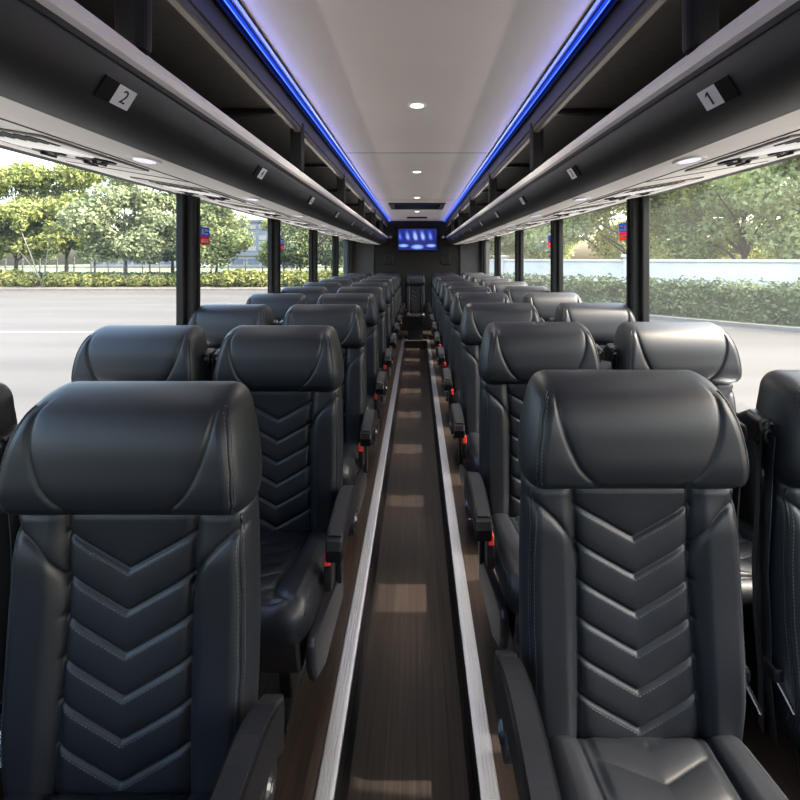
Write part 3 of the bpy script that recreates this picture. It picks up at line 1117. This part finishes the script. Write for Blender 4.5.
def pad_mesh(name, pad, lay=False):
    V, F = pad.build()
    if lay:                        # (x, n, t) -> (x, t, -n)
        V = np.stack([V[:, 0], V[:, 2], -V[:, 1]], -1)
    me = bpy.data.meshes.new(name)
    me.vertices.add(len(V))
    me.vertices.foreach_set('co', V.astype(np.float32).ravel())
    me.loops.add(len(F) * 4)
    me.loops.foreach_set('vertex_index', F.astype(np.int32).ravel())
    me.polygons.add(len(F))
    me.polygons.foreach_set('loop_start', np.arange(0, len(F) * 4, 4, dtype=np.int32))
    me.update(calc_edges=True)
    me.validate()
    me.polygons.foreach_set('use_smooth', [True] * len(me.polygons))
    bm = bmesh.new()
    bm.from_mesh(me)
    bmesh.ops.recalc_face_normals(bm, faces=bm.faces)
    bm.to_mesh(me)
    bm.free()
    me.update()
    return me


def stitch_mesh(name, pad, lines, lay=False, pitch=0.0078, ln=0.0048, w=0.0013):
    verts, faces = [], []
    for poly in lines:
        P = np.array(poly)
        seg = np.hypot(*np.diff(P, axis=0).T)
        cum = np.concatenate([[0], np.cumsum(seg)])
        for d in np.arange(0.004, cum[-1] - 0.004, pitch):
            a = np.array([np.interp(d - ln / 2, cum, P[:, 0]), np.interp(d - ln / 2, cum, P[:, 1])])
            b = np.array([np.interp(d + ln / 2, cum, P[:, 0]), np.interp(d + ln / 2, cum, P[:, 1])])
            n = pad.front(np.array([a[0], b[0]]), np.array([a[1], b[1]]))
            A, B = np.array([a[0], n[0], a[1]]), np.array([b[0], n[1], b[1]])
            dv = (B - A) / (np.linalg.norm(B - A) + 1e-9)
            nn = np.array([0, -1.0, 0])
            sd = np.cross(dv, nn)
            sd = sd / (np.linalg.norm(sd) + 1e-9) * w / 2
            up = nn * w * 0.55
            i = len(verts)
            for p in (A, B):
                verts += [p + sd - up, p + sd + up, p - sd + up, p - sd - up]
            faces += [(i, i + 1, i + 5, i + 4), (i + 1, i + 2, i + 6, i + 5), (i + 2, i + 3, i + 7, i + 6), (i + 3, i, i + 4, i + 7), (i, i + 3, i + 2, i + 1), (i + 4, i + 5, i + 6, i + 7)]
    V = np.array(verts)
    if lay:
        V = np.stack([V[:, 0], V[:, 2], -V[:, 1]], -1)
    return from_np(name, V, faces)


ME = {}
ME['headrest'] = pad_mesh('headrest', headrest)
ME['backrest'] = pad_mesh('backrest', backrest)
ME['cushion'] = pad_mesh('cushion', cushion, True)

edge_l = [(-0.2130, BB + 0.05), (-0.2170, 0.60), (-0.2150, 0.72), (-0.2085, BT - 0.02)]
edge_l2 = [(-0.2050, BB + 0.05), (-0.2090, 0.60), (-0.2070, 0.72), (-0.2005, 0.83)]
ch_st = [[(-PW + 0.008, b - 0.010 + 0.0), (0, c - 0.010), (PW - 0.008, b - 0.010)] for b, c in [(0.764 - 0.0735 * k + 0.0597, 0.764 - 0.0735 * k) for k in range(6)]]
ME['back_stitch'] = stitch_mesh('stitching', backrest, ch_st + [edge_l, edge_l2, mirror(edge_l), mirror(edge_l2)])
he = [(-0.2025, 0.885), (-0.2095, 0.905), (-0.2075, 0.96), (-0.1975, 1.02), (-0.188, 1.052), (-0.180, 1.066)]
he2 = [(x + 0.0075, z) for x, z in he]
ME['head_stitch'] = stitch_mesh('stitching', headrest, [he, he2, mirror(he), mirror(he2)])
ce = [(-0.198, -0.50), (-0.204, -0.42), (-0.203, -0.30), (-0.194, -0.09)]
ME['cushion_stitch'] = stitch_mesh('stitching', cushion, [ce, mirror(ce)], True)

# flap seam rolls under the headrest are part of the backrest pad; piping beads along the outer edges


def piping(name, pad, lines, r=0.0028, lay=False):
    bm = bmesh.new()
    for poly in lines:
        P = np.array(poly)
        n = pad.front(P[:, 0], P[:, 1])
        pts = [(p[0], nn + 0.0008, p[1]) for p, nn in zip(P, n)]
        if lay:
            pts = [(a, c, -b) for a, b, c in pts]
        add_tube(bm, pts, r, 6)
    bmesh.ops.recalc_face_normals(bm, faces=bm.faces)
    me = bpy.data.meshes.new(name)
    bm.to_mesh(me)
    bm.free()
    me.polygons.foreach_set('use_smooth', [True] * len(me.polygons))
    return me


def dense(poly, n=40):
    P = np.array(poly)
    seg = np.hypot(*np.diff(P, axis=0).T)
    cum = np.concatenate([[0], np.cumsum(seg)])
    return [(np.interp(d, cum, P[:, 0]), np.interp(d, cum, P[:, 1])) for d in np.linspace(0, cum[-1], n)]


pe = dense([(-0.209, BB + 0.05), (-0.213, 0.60), (-0.211, 0.72), (-0.2045, BT - 0.02)])
hp = dense([(-0.199, 0.885), (-0.2058, 0.905), (-0.2038, 0.96), (-0.1938, 1.02), (-0.1845, 1.052), (-0.1765, 1.066)])
cp = dense([(-0.202, -0.50), (-0.208, -0.42), (-0.207, -0.30), (-0.198, -0.09)])
for q in (0, 1):
    fm = mirror if q else list
    ME['back_piping%d' % q] = piping('piping', backrest, [fm(pe)])
    ME['head_piping%d' % q] = piping('piping', headrest, [fm(hp)])
    ME['cushion_piping%d' % q] = piping('piping', cushion, [fm(cp)], lay=True)


def seat(name_label, side, aisle):
    """side: -1 left of the aisle, +1 right; aisle: has the armrest"""
    a = -side                          # direction towards the aisle in x
    t = empty('coach_seat', name_label, 'seat', (0, 0, 0), 0, 'black leather coach seats in rows')
    hd = link_mesh('headrest', ME['headrest'], LEATHER, t)
    link_mesh('stitching', ME['head_stitch'], THREAD, hd)['kind'] = 'stuff'
    for q in (0, 1):
        link_mesh('piping', ME['head_piping%d' % q], LEATHER2, hd)
    bk = link_mesh('backrest', ME['backrest'], LEATHER, t)
    link_mesh('stitching', ME['back_stitch'], THREAD, bk)['kind'] = 'stuff'
    for q in (0, 1):
        link_mesh('piping', ME['back_piping%d' % q], LEATHER2, bk)
    cu = link_mesh('cushion', ME['cushion'], LEATHER, t)
    link_mesh('stitching', ME['cushion_stitch'], THREAD, cu)['kind'] = 'stuff'
    for q in (0, 1):
        link_mesh('piping', ME['cushion_piping%d' % q], LEATHER2, cu)
    # black pan under the cushion, pedestal legs
    bm = bmesh.new()
    add_prism(bm, [(-0.505, 0.345), (-0.470, 0.235), (-0.06, 0.235), (-0.03, 0.345)], 'x', -0.19, 0.19, 0.012)
    obj_bm('seat_pan', bm, BLACKP, t)
    for lx in (-0.10, 0.10):
        bm = bmesh.new()
        add_prism(bm, [(-0.36, 0.24), (-0.30, 0.012), (-0.18, 0.012), (-0.12, 0.24)], 'x', lx - 0.018, lx + 0.018, 0.006)
        add_box(bm, (lx - 0.03, -0.40, 0.0), (lx + 0.03, -0.08, 0.014), 0.003)
        obj_bm('leg', bm, BLACKP, t)
    if aisle:
        # lower side cover on the aisle
        x0, x1 = sorted((a * 0.206, a * 0.232))
        bm = bmesh.new()
        add_prism(bm, [(-0.510, 0.335), (-0.500, 0.352), (-0.30, 0.305), (-0.02, 0.235), (-0.03, 0.130), (-0.36, 0.165), (-0.480, 0.225), (-0.510, 0.28)], 'x', x0, x1, 0.009, 3)
        obj_bm('side_cover', bm, GREYP, t)
        # armrest: long curved pad over a housing, pivot hub, bracket
        x0, x1 = sorted((a * 0.240, a * 0.290))
        top = bez((-0.045, 0.525), (-0.19, 0.625), (-0.420, 0.555), 14)
        low = bez((-0.425, 0.500), (-0.20, 0.560), (-0.050, 0.440), 14)
        bm = bmesh.new()
        add_prism(bm, top + [(-0.432, 0.535)] + low, 'x', x0, x1, 0.008, 3)
        arm = obj_bm('armrest', bm, GLOSSB, t)
        bm = bmesh.new()
        tp = bez((-0.075, 0.5475), (-0.20, 0.623), (-0.405, 0.564), 12)
        lw = [(y, z - 0.012) for y, z in reversed(tp)]
        add_prism(bm, tp + lw, 'x', x0 + 0.006, x1 - 0.006, 0.004, 2)
        obj_bm('arm_pad', bm, LEATHER2, arm)
        x2, x3 = sorted((a * 0.246, a * 0.284))
        bm = bmesh.new()
        add_prism(bm, [(-0.075, 0.552), (-0.035, 0.528), (-0.030, 0.510), (-0.045, 0.508), (-0.080, 0.535)], 'x', x2, x3, 0.003)
        obj_bm('end_cap', bm, GREYP, arm)
        bm = bmesh.new()
        add_cyl(bm, (a * 0.232, -0.13, 0.455), (a * 0.286, -0.13, 0.455), 0.048, 0.044, 24)
        add_cyl(bm, (a * 0.286, -0.13, 0.455), (a * 0.291, -0.13, 0.455), 0.022, 0.018, 16)
        add_prism(bm, [(-0.165, 0.47), (-0.095, 0.47), (-0.105, 0.26), (-0.155, 0.26)], 'x', *sorted((a * 0.224, a * 0.244)), bevel=0.004)
        obj_bm('pivot', bm, BLACKP, arm)
        bm = bmesh.new()
        add_cyl(bm, (a * 0.291, -0.13, 0.455), (a * 0.2935, -0.13, 0.455), 0.012, 0.010, 12)
        obj_bm('bolt', bm, GREYP, arm)
    # buckle with a red button; on the aisle seat it stands between cushion and armrest
    bx, by = (a * 0.236, -0.335) if aisle else (a * 0.226, -0.2)
    bq = bmesh.new()
    add_box(bq, (bx - 0.012, by - 0.03, 0.375), (bx + 0.012, by + 0.03, 0.482), 0.006)
    bq_o = obj_bm('buckle', bq, BLACKP, t)
    bq = bmesh.new()
    add_box(bq, (bx - 0.009, by - 0.0325, 0.452), (bx + 0.009, by - 0.01, 0.485), 0.003)
    obj_bm('red_button', bq, REDB, bq_o)
    # shoulder belt on the side away from the aisle (aisle seat) / towards it (window seat)
    g = -a if aisle else a
    bx = g * 0.228
    # moulded guide behind the headrest flank
    bm = bmesh.new()
    add_prism(bm, [(-0.02, 0.975), (-0.012, 1.000), (0.030, 1.008), (0.070, 0.985), (0.075, 0.930), (0.0, 0.940)], 'x', *sorted((g * 0.200, g * 0.243)), bevel=0.010, seg=3)
    gd = obj_bm('belt_guide', bm, BLACKP, t)
    bm = bmesh.new()
    ring = [(bx + 0.013 * math.cos(q), -0.026, 0.975 + 0.020 * math.sin(q)) for q in [2 * PI * i / 14 for i in range(14)]]
    add_tube(bm, ring + [ring[0]], 0.0045, 6)
    obj_bm('guide_loop', bm, GLOSSB, gd)
    bm = bmesh.new()
    ys = [(-0.028, 0.972), (-0.022, 0.90), (-0.014, 0.80), (-0.010, 0.68), (-0.014, 0.56), (-0.022, 0.45), (-0.030, 0.34)]
    add_ribbon(bm, [(bx + g * 0.004 * math.sin(3 * i), y, z) for i, (y, z) in enumerate(ys)], (0.006, 0.030, 0), (0.0022 if g > 0 else -0.0022, -0.0004, 0))
    bl = obj_bm('seat_belt', bm, BELT, t)
    bm = bmesh.new()
    add_ribbon(bm, [(bx + g * 0.006 + g * 0.003 * math.sin(2 * i + 1), y + 0.022, z) for i, (y, z) in enumerate(ys)], (0.008, 0.026, 0), (0.0022 if g > 0 else -0.0022, -0.0004, 0))
    obj_bm('seat_belt', bm, BELT, t)
    bm = bmesh.new()
    add_box(bm, (bx - 0.011, -0.050, 0.470), (bx + 0.011, -0.012, 0.500), 0.006)
    obj_bm('tongue_grip', bm, GLOSSB, bl)
    bm = bmesh.new()
    add_ribbon(bm, [(bx, -0.045, 0.474), (bx + 0.016, -0.068, 0.430)], (0.008, 0.010, 0), (0.003, -0.002, 0))
    obj_bm('tongue', bm, CHROME, bl)
    return t


DR, DL = 1.03, 0.93
X_RA, X_RW, X_LA, X_LW = 0.465, 0.985, -0.495, -0.990


def seat_label(r, side, aisle):
    sd = 'right' if side > 0 else 'left'
    pos = 'aisle' if aisle else 'window'
    if r == 0:
        return 'black leather %s seat %s of the aisle, nearest of all to the viewer' % (pos, sd)
    if r == ROWS - 1:
        return 'black leather %s seat %s of the aisle, last row against the back wall' % (pos, sd)
    return 'black leather %s seat %s of the aisle, %s row from the viewer' % (pos, sd, ORD[r])


for side, aisle, x in ((1, True, X_RA), (1, False, X_RW), (-1, True, X_LA), (-1, False, X_LW)):
    proto = None
    for r in range(ROWS):
        y = (DR if side > 0 else DL) + PITCH * r
        xx = x
        if r == 0:
            xx = {X_RA: 0.445, X_LA: -0.532, X_RW: 0.968, X_LW: -1.022}[x]
        if proto is None:
            proto = seat(seat_label(r, side, aisle), side, aisle)
            proto.location = (xx, y, 0)
        else:
            dup(proto, (xx, y, 0), 0, seat_label(r, side, aisle))
c = seat('black leather seat in the middle of the back row, facing down the aisle', 1, False)
c.location = (-0.026, 8.36, 0.0)
c.scale = (0.74, 1, 1)
for ch in list(c.children):
    if ch.name.split('.')[0] == 'leg':
        bpy.data.objects.remove(ch)
box('base_box', (-0.165, -0.455, 0.0), (0.165, -0.04, 0.236), BLACKP, c, 0.006)
box('kick_strip', (-0.165, -0.462, 0.190), (0.165, -0.454, 0.205), GREYP, c)

# ------------------------------------------------------------------ outside
G = CZ - 2.6
struct(box('ground', (-120, -60, G - 0.3), (120, 39.4, G), PAVE))
struct(box('ground', (-140, 39.4, G - 0.3), (140, 260, G + 0.10), GRASS))
cb = struct(box('curb', (-120, 39.0, G - 0.2), (-3, 39.5, G + 0.16), CURBM))
struct(box('ground', (-120, 39.5, G - 0.2), (-3, 43.5, G + 0.18), MULCH))
for i, (yl, x0, x1, lab) in enumerate(((16.9, -30, -8, 'thin white painted line across the pale car park on the left'),)):
    tag(box('parking_line', (x0, yl, G), (x1, yl + 0.12, G + 0.006), LINEW), lab, 'road marking')


def leaf_mesh(name, blobs, n, size, flat=0.0, seed=1, shell=0.55):
    r = np.random.default_rng(seed)
    bl = np.array(blobs, float)            # cx cy cz rx ry rz
    vol = bl[:, 3] * bl[:, 4] * bl[:, 5]
    pick = r.choice(len(bl), n, p=vol ** 0.75 / (vol ** 0.75).sum())
    d = r.normal(size=(n, 3))
    d /= np.linalg.norm(d, axis=1)[:, None]
    rad = shell + (1 - shell) * r.random(n) ** 0.6
    rad *= 1 + 0.10 * r.normal(size=n)
    c = bl[pick, :3] + d * bl[pick, 3:6] * rad[:, None]
    nrm = d + 0.7 * r.normal(size=(n, 3)) + np.array([0, 0, 0.25])
    nrm /= np.linalg.norm(nrm, axis=1)[:, None]
    ref = np.where(np.abs(nrm[:, 2:3]) < 0.9, np.array([[0, 0, 1.0]]), np.array([[1.0, 0, 0]]))
    a = np.cross(nrm, ref)
    a /= np.linalg.norm(a, axis=1)[:, None]
    b = np.cross(nrm, a)
    th = r.random(n) * 2 * PI
    a2 = a * np.cos(th)[:, None] + b * np.sin(th)[:, None]
    b2 = -a * np.sin(th)[:, None] + b * np.cos(th)[:, None]
    s = size * (0.6 + 0.8 * r.random(n))[:, None]
    V = np.stack([c - a2 * s, c + b2 * s * 0.55 + nrm * s * 0.12, c + a2 * s, c - b2 * s * 0.55 + nrm * s * 0.12], 1).reshape(-1, 3)
    F = np.arange(4 * n).reshape(n, 4)
    me = bpy.data.meshes.new(name)
    me.vertices.add(len(V))
    me.vertices.foreach_set('co', V.astype(np.float32).ravel())
    me.loops.add(4 * n)
    me.loops.foreach_set('vertex_index', F.astype(np.int32).ravel())
    me.polygons.add(n)
    me.polygons.foreach_set('loop_start', np.arange(0, 4 * n, 4, dtype=np.int32))
    me.update(calc_edges=True)
    return me


def tree_protos():
    P = []
    specs = [  # height, crown radius, crown base, trunks, leaf mat, leaf count, seed
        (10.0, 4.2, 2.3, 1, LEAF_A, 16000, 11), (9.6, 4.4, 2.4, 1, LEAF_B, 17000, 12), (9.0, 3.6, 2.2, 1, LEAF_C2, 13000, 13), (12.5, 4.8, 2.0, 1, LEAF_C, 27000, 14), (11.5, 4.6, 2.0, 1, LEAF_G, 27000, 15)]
    for i, (H, R, cb_, ntr, lm, nl, sd) in enumerate(specs):
        r = random.Random(sd)
        blobs = []
        for k in range(26):
            u = r.random()
            z = cb_ + 0.6 + (H - cb_ - 1.2) * u
            env = R * (0.35 + 0.65 * math.sin(PI * min(1, 0.18 + 0.80 * u)) ** 0.8)
            ang = r.random() * 2 * PI
            rr = env * r.random() ** 0.5 * 0.78
            br = 0.75 + 0.85 * r.random()
            blobs.append((rr * math.cos(ang), rr * math.sin(ang), z, br * 1.15, br * 1.15, br * 0.8))
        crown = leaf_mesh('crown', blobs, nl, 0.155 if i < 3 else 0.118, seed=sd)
        bm = bmesh.new()
        add_tube(bm, [(0, 0, -0.1), (0.05, 0.02, cb_ * 0.6), (0.0, 0.0, cb_ + 0.8), (0.1, 0.0, H * 0.62), (0.05, 0.05, H * 0.82)], [0.20, 0.16, 0.13, 0.08, 0.03], 8)
        for k in range(7):
            ang = k * 2.4 + sd
            z0 = cb_ * (0.85 + 0.12 * k)
            add_tube(bm, [(0, 0, z0), (0.8 * math.cos(ang), 0.8 * math.sin(ang), z0 + 0.9), (R * 0.62 * math.cos(ang), R * 0.62 * math.sin(ang), z0 + 2.0)], [0.09, 0.06, 0.02], 6)
        bmesh.ops.recalc_face_normals(bm, faces=bm.faces)
        trunk = bpy.data.meshes.new('trunk')
        bm.to_mesh(trunk)
        bm.free()
        P.append((crown, lm, trunk))
    return P


TREES = tree_protos()


def tree(k, x, y, sc, rz, label, group, bark=BARK, name='tree'):
    crown, lm, trunk = TREES[k]
    t = empty(name, label, 'tree', (x, y, G + 0.08), rz, group)
    t.scale = (sc, sc, sc)
    link_mesh('crown', crown, lm, t)
    link_mesh('trunk', trunk, bark, t)
    return t


def at(px, d):
    return (px - 417) / 480 * d


GL = 'trees beyond the car park on the left'
left = [  # proto, px, dist, scale, label
    (0, 16, 45, 1.12, 'yellow-green tree at the far left edge of the nearest left window'),
    (0, 66, 47, 1.16, 'yellow-green tree left of the pale leaning stems, tall ragged top'),
    (1, 126, 43, 1.10, 'broad sage-green tree in the middle of the nearest left window'),
    (1, 172, 46, 1.08, 'sage-green tree partly behind the nearest left pillar'),
    (2, 217, 43, 0.95, 'mid-green tree beside the window sticker in the second left window'),
    (0, 284, 50, 0.74, 'small yellow-green tree behind the second left pillar'),
    (2, 300, 46, 0.86, 'mid-green tree seen in the third left window'),
    (1, 326, 48, 0.88, 'sage-green tree seen in the fourth left window'),
    (2, 344, 52, 0.95, 'mid-green tree seen in the fifth left window'),
    (0, 357, 58, 0.95, 'yellow-green tree seen in the farthest left window'),
    (2, -40, 44, 1.0, 'mid-green tree out beyond the left edge of view'),
    (1, -120, 44, 1.05, 'sage-green tree well beyond the left edge of view'),
    (0, -205, 43, 1.1, 'yellow-green tree far beyond the left edge of view'),
    (2, -300, 44, 1.1, 'mid-green tree farthest out beyond the left edge of view'),
]
for k, px, d, sc, lab in left:
    tree(k, at(px, d), d, sc, random.random() * 6, lab, GL)
for i, (px, d, sc) in enumerate(((-10, 74, 0.95), (45, 78, 0.9), (95, 72, 0.9), (150, 78, 0.88), (196, 82, 0.8), (268, 84, 0.6), (312, 90, 0.9), (335, 95, 1.0))):
    tree((0, 2, 1, 2)[i % 4], at(px, d), d, sc, i * 1.3, '%s tree from the left in the hazy row far across the left lawn' % ORD[i], 'far trees across the left lawn')

# slender pale multi-stem sapling leaning in the front bed
t = empty('sapling', 'thin pale leaning stems of a bare sapling in the left bed', 'sapling', (at(42, 41.5), 41.5, G + 0.15))
bm = bmesh.new()
add_tube(bm, [(0, 0, 0), (-0.9, 0, 2.6), (-2.2, 0.1, 5.6)], [0.07, 0.055, 0.02], 6)
add_tube(bm, [(0.0, 0, 0), (0.35, 0, 2.2), (0.75, 0.1, 5.4)], [0.06, 0.045, 0.015], 6)
add_tube(bm, [(-0.2, 0, 0.6), (-1.3, 0.1, 2.2), (-2.4, 0.2, 3.4)], [0.045, 0.03, 0.012], 6)
add_tube(bm, [(0.35, 0, 2.0), (0.9, 0, 3.0), (1.1, 0, 3.8)], [0.03, 0.02, 0.01], 6)
obj_bm('stems', bm, BARKP, t, True)
link_mesh('leaves', leaf_mesh('leaves', [(-2.0, 0, 5.4, 0.7, 0.5, 0.7), (0.75, 0, 5.2, 0.6, 0.5, 0.6), (-2.3, 0.1, 3.3, 0.4, 0.4, 0.4)], 350, 0.14, seed=77), LEAF_A, t)

# low bushes in the bed
bush_me = [leaf_mesh('foliage', [(0, 0, 0.55, 0.95, 0.7, 0.55), (0.6, 0.1, 0.45, 0.6, 0.5, 0.45), (-0.6, 0, 0.45, 0.6, 0.5, 0.45), (0.1, 0, 0.85, 0.5, 0.5, 0.35)], 1300, 0.13, seed=s_) for s_ in (31, 32, 33)]
twig = bmesh.new()
for k in range(6):
    add_tube(twig, [(0, 0, 0), (0.25 * math.cos(k), 0.2 * math.sin(k), 0.35), (0.5 * math.cos(k), 0.4 * math.sin(k), 0.7)], [0.03, 0.02, 0.01], 5)
twig_me = bpy.data.meshes.new('stems')
twig.to_mesh(twig_me)
twig.free()
bushes = [(0, 1.25, 0), (14, 1.25, 0), (30, 1.0, 0), (52, 1.0, 1), (62, 1.1, 1), (74, 1.05, 1), (88, 0.95, 1), (98, 1.0, 1), (109, 1.0, 0), (120, 0.95, 0), (134, 0.9, 2), (148, 0.95, 2), (160, 0.9, 2), (172, 0.9, 2),
          (205, 1.0, 2), (216, 1.0, 2), (228, 1.2, 2), (241, 1.25, 2), (254, 1.2, 2), (266, 1.1, 2), (286, 1.15, 2), (298, 1.2, 1), (310, 1.2, 1), (325, 1.2, 1), (336, 1.2, 1), (350, 1.2, 1)]
for i, (px, sc, m) in enumerate(bushes):
    kind = ('yellow-green', 'bright yellow', 'dark green')[m]
    win = 'nearest left window' if px < 178 else 'second left window' if px < 272 else 'farther left windows'
    base = 0 if px < 178 else 14 if px < 272 else 20
    idx = i - base
    o = ['first', 'second', 'third', 'fourth', 'fifth', 'sixth', 'seventh', 'eighth', 'ninth', 'tenth', 'eleventh', 'twelfth', 'thirteenth', 'fourteenth'][idx]
    d = 41.3 + 0.5 * (i % 2)
    b = empty('bush', '%s low bush behind the curb, %s from the left in the %s' % (kind, o, win), 'bush', (at(px, d), d, G + 0.16), i * 0.9, 'low bushes behind the left curb')
    b.scale = (sc, sc, sc)
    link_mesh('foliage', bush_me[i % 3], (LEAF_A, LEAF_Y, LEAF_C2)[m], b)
    link_mesh('stems', twig_me, BARK, b)

# clipped dark hedge behind the bushes, rail fence, distant buildings


def hedge_mesh(name, L, D, H, n, size, seed):
    r = np.random.default_rng(seed)
    blobs = []
    for i in range(int(L / 0.8) + 1):
        for j in (0.3, 0.75):
            blobs.append((i * 0.8, D * 0.5 + 0.08 * r.normal(), H * j, 0.62, D * 0.5, H * 0.32))
    return leaf_mesh(name, blobs, n, size, seed=seed, shell=0.8)


hd = empty('low_hedge', 'long dark clipped hedge behind the bushes on the left', 'hedge', (-44, 44.0, G + 0.1))
link_mesh('foliage', hedge_mesh('foliage', 40, 1.2, 1.15, 14000, 0.14, 41), LEAF_D, hd)
box('core', (0, 0.3, 0), (40, 0.9, 0.95), LEAF_D, hd)
fn = empty('rail_fence', 'dark rail fence running across behind the left trees', 'fence', (-60, 56, G + 0.1))
for zz in (0.7, 1.5, 2.3):
    box('rail', (0, -0.03, zz - 0.05), (52, 0.03, zz + 0.05), FENCEM, fn)
for k in range(27):
    box('post', (k * 2.0 - 0.06, -0.06, 0), (k * 2.0 + 0.06, 0.06, 2.5), FENCEM, fn)


def building(name, label, x, y, w, d, h, wall, band, floors, cols):
    b = empty(name, label, 'building', (x, y, G + 0.1))
    box('walls', (-w / 2, 0, 0), (w / 2, d, h), wall, b)
    box('roof', (-w / 2 - 0.5, -0.5, h), (w / 2 + 0.5, d + 0.5, h + 0.7), BUILDB, b)
    for f in range(floors):
        z0 = (f + 0.35) * h / floors
        for c_ in range(cols):
            x0 = -w / 2 + (c_ + 0.15) * w / cols
            box('window', (x0, -0.15, z0), (x0 + 0.7 * w / cols, 0.02, z0 + 0.4 * h / floors), band, b)
    return b


building('office_building', 'pale blue office block far away between the left trees', at(252, 170), 170, 11, 20, 15.5, BUILDB, BUILDW, 4, 3)
building('storage_building', 'long low white building far away across the left lawn', at(140, 125), 125, 26, 12, 3.2, BUILDW, WINDK, 1, 7)
building('shed_building', 'small low pale building far off below the blue office block', at(262, 120), 120, 16, 8, 3.2, BUILDW, WINDK, 1, 4)

# right side: clipped hedge running obliquely, pale boundary wall behind it, dense trees
hx0, hy0, hx1, hy1 = 1.5, 31.4, 22.5, 7.8
hl = math.hypot(hx1 - hx0, hy1 - hy0)
ha = math.atan2(hy1 - hy0, hx1 - hx0)
hr = empty('clipped_hedge', 'long clipped green hedge standing along the right of the car park', 'hedge', (hx0, hy0, G), ha)
link_mesh('foliage', hedge_mesh('foliage', hl, 1.3, 1.62, 26000, 0.095, 43), LEAF_H, hr)
box('core', (0, 0.35, 0), (hl, 0.95, 1.45), LEAF_D, hr)
o = struct(box('ground', (0, 0, 0), (hl + 20, 60, 0.12), GRASS))
o.location = (hx0 - 10 * math.cos(ha), hy0 - 10 * math.sin(ha), G)
o.rotation_euler = (0, 0, ha)
o.location = Vector((hx0, hy0, G)) + Matrix.Rotation(ha, 3, 'Z') @ Vector((-10, -0.5, 0))
o = struct(box('curb', (-10, -0.75, 0), (hl + 10, -0.5, 0.15), CURBM))
o.location = (hx0, hy0, G)
o.rotation_euler = (0, 0, ha)
bw = empty('boundary_wall', 'pale grey capped boundary wall with pillars behind the right hedge', 'boundary wall', (hx0, hy0, G), ha)
WY = 4.2
cut = hl * 0.62
box('wall_section', (-8, WY, 0), (cut, WY + 0.3, 2.42), CONC, bw)
box('wall_section', (cut, WY, 0), (hl + 10, WY + 0.3, 2.18), CONC, bw)
box('coping', (-8, WY - 0.08, 2.42), (cut, WY + 0.38, 2.56), CONC, bw, 0.02)
box('coping', (cut, WY - 0.08, 2.18), (hl + 10, WY + 0.38, 2.32), CONC, bw, 0.02)
for k, xx in enumerate((cut - 18, cut - 9, cut, cut + 9, cut + 18)):
    box('pillar', (xx - 0.32, WY - 0.14, 0), (xx + 0.32, WY + 0.44, 2.66), CONC, bw, 0.02)
    box('pillar_cap', (xx - 0.42, WY - 0.24, 2.66), (xx + 0.42, WY + 0.54, 2.82), CONC, bw, 0.03)
RM = Matrix.Rotation(ha, 3, 'Z')
for row in range(2):
    n = 10
    for i in range(n):
        u = -9 + i * (hl + 22) / (n - 1) + row * 2.0
        p = Vector((hx0, hy0, 0)) + RM @ Vector((u, WY + 4.2 + row * 4.2, 0))
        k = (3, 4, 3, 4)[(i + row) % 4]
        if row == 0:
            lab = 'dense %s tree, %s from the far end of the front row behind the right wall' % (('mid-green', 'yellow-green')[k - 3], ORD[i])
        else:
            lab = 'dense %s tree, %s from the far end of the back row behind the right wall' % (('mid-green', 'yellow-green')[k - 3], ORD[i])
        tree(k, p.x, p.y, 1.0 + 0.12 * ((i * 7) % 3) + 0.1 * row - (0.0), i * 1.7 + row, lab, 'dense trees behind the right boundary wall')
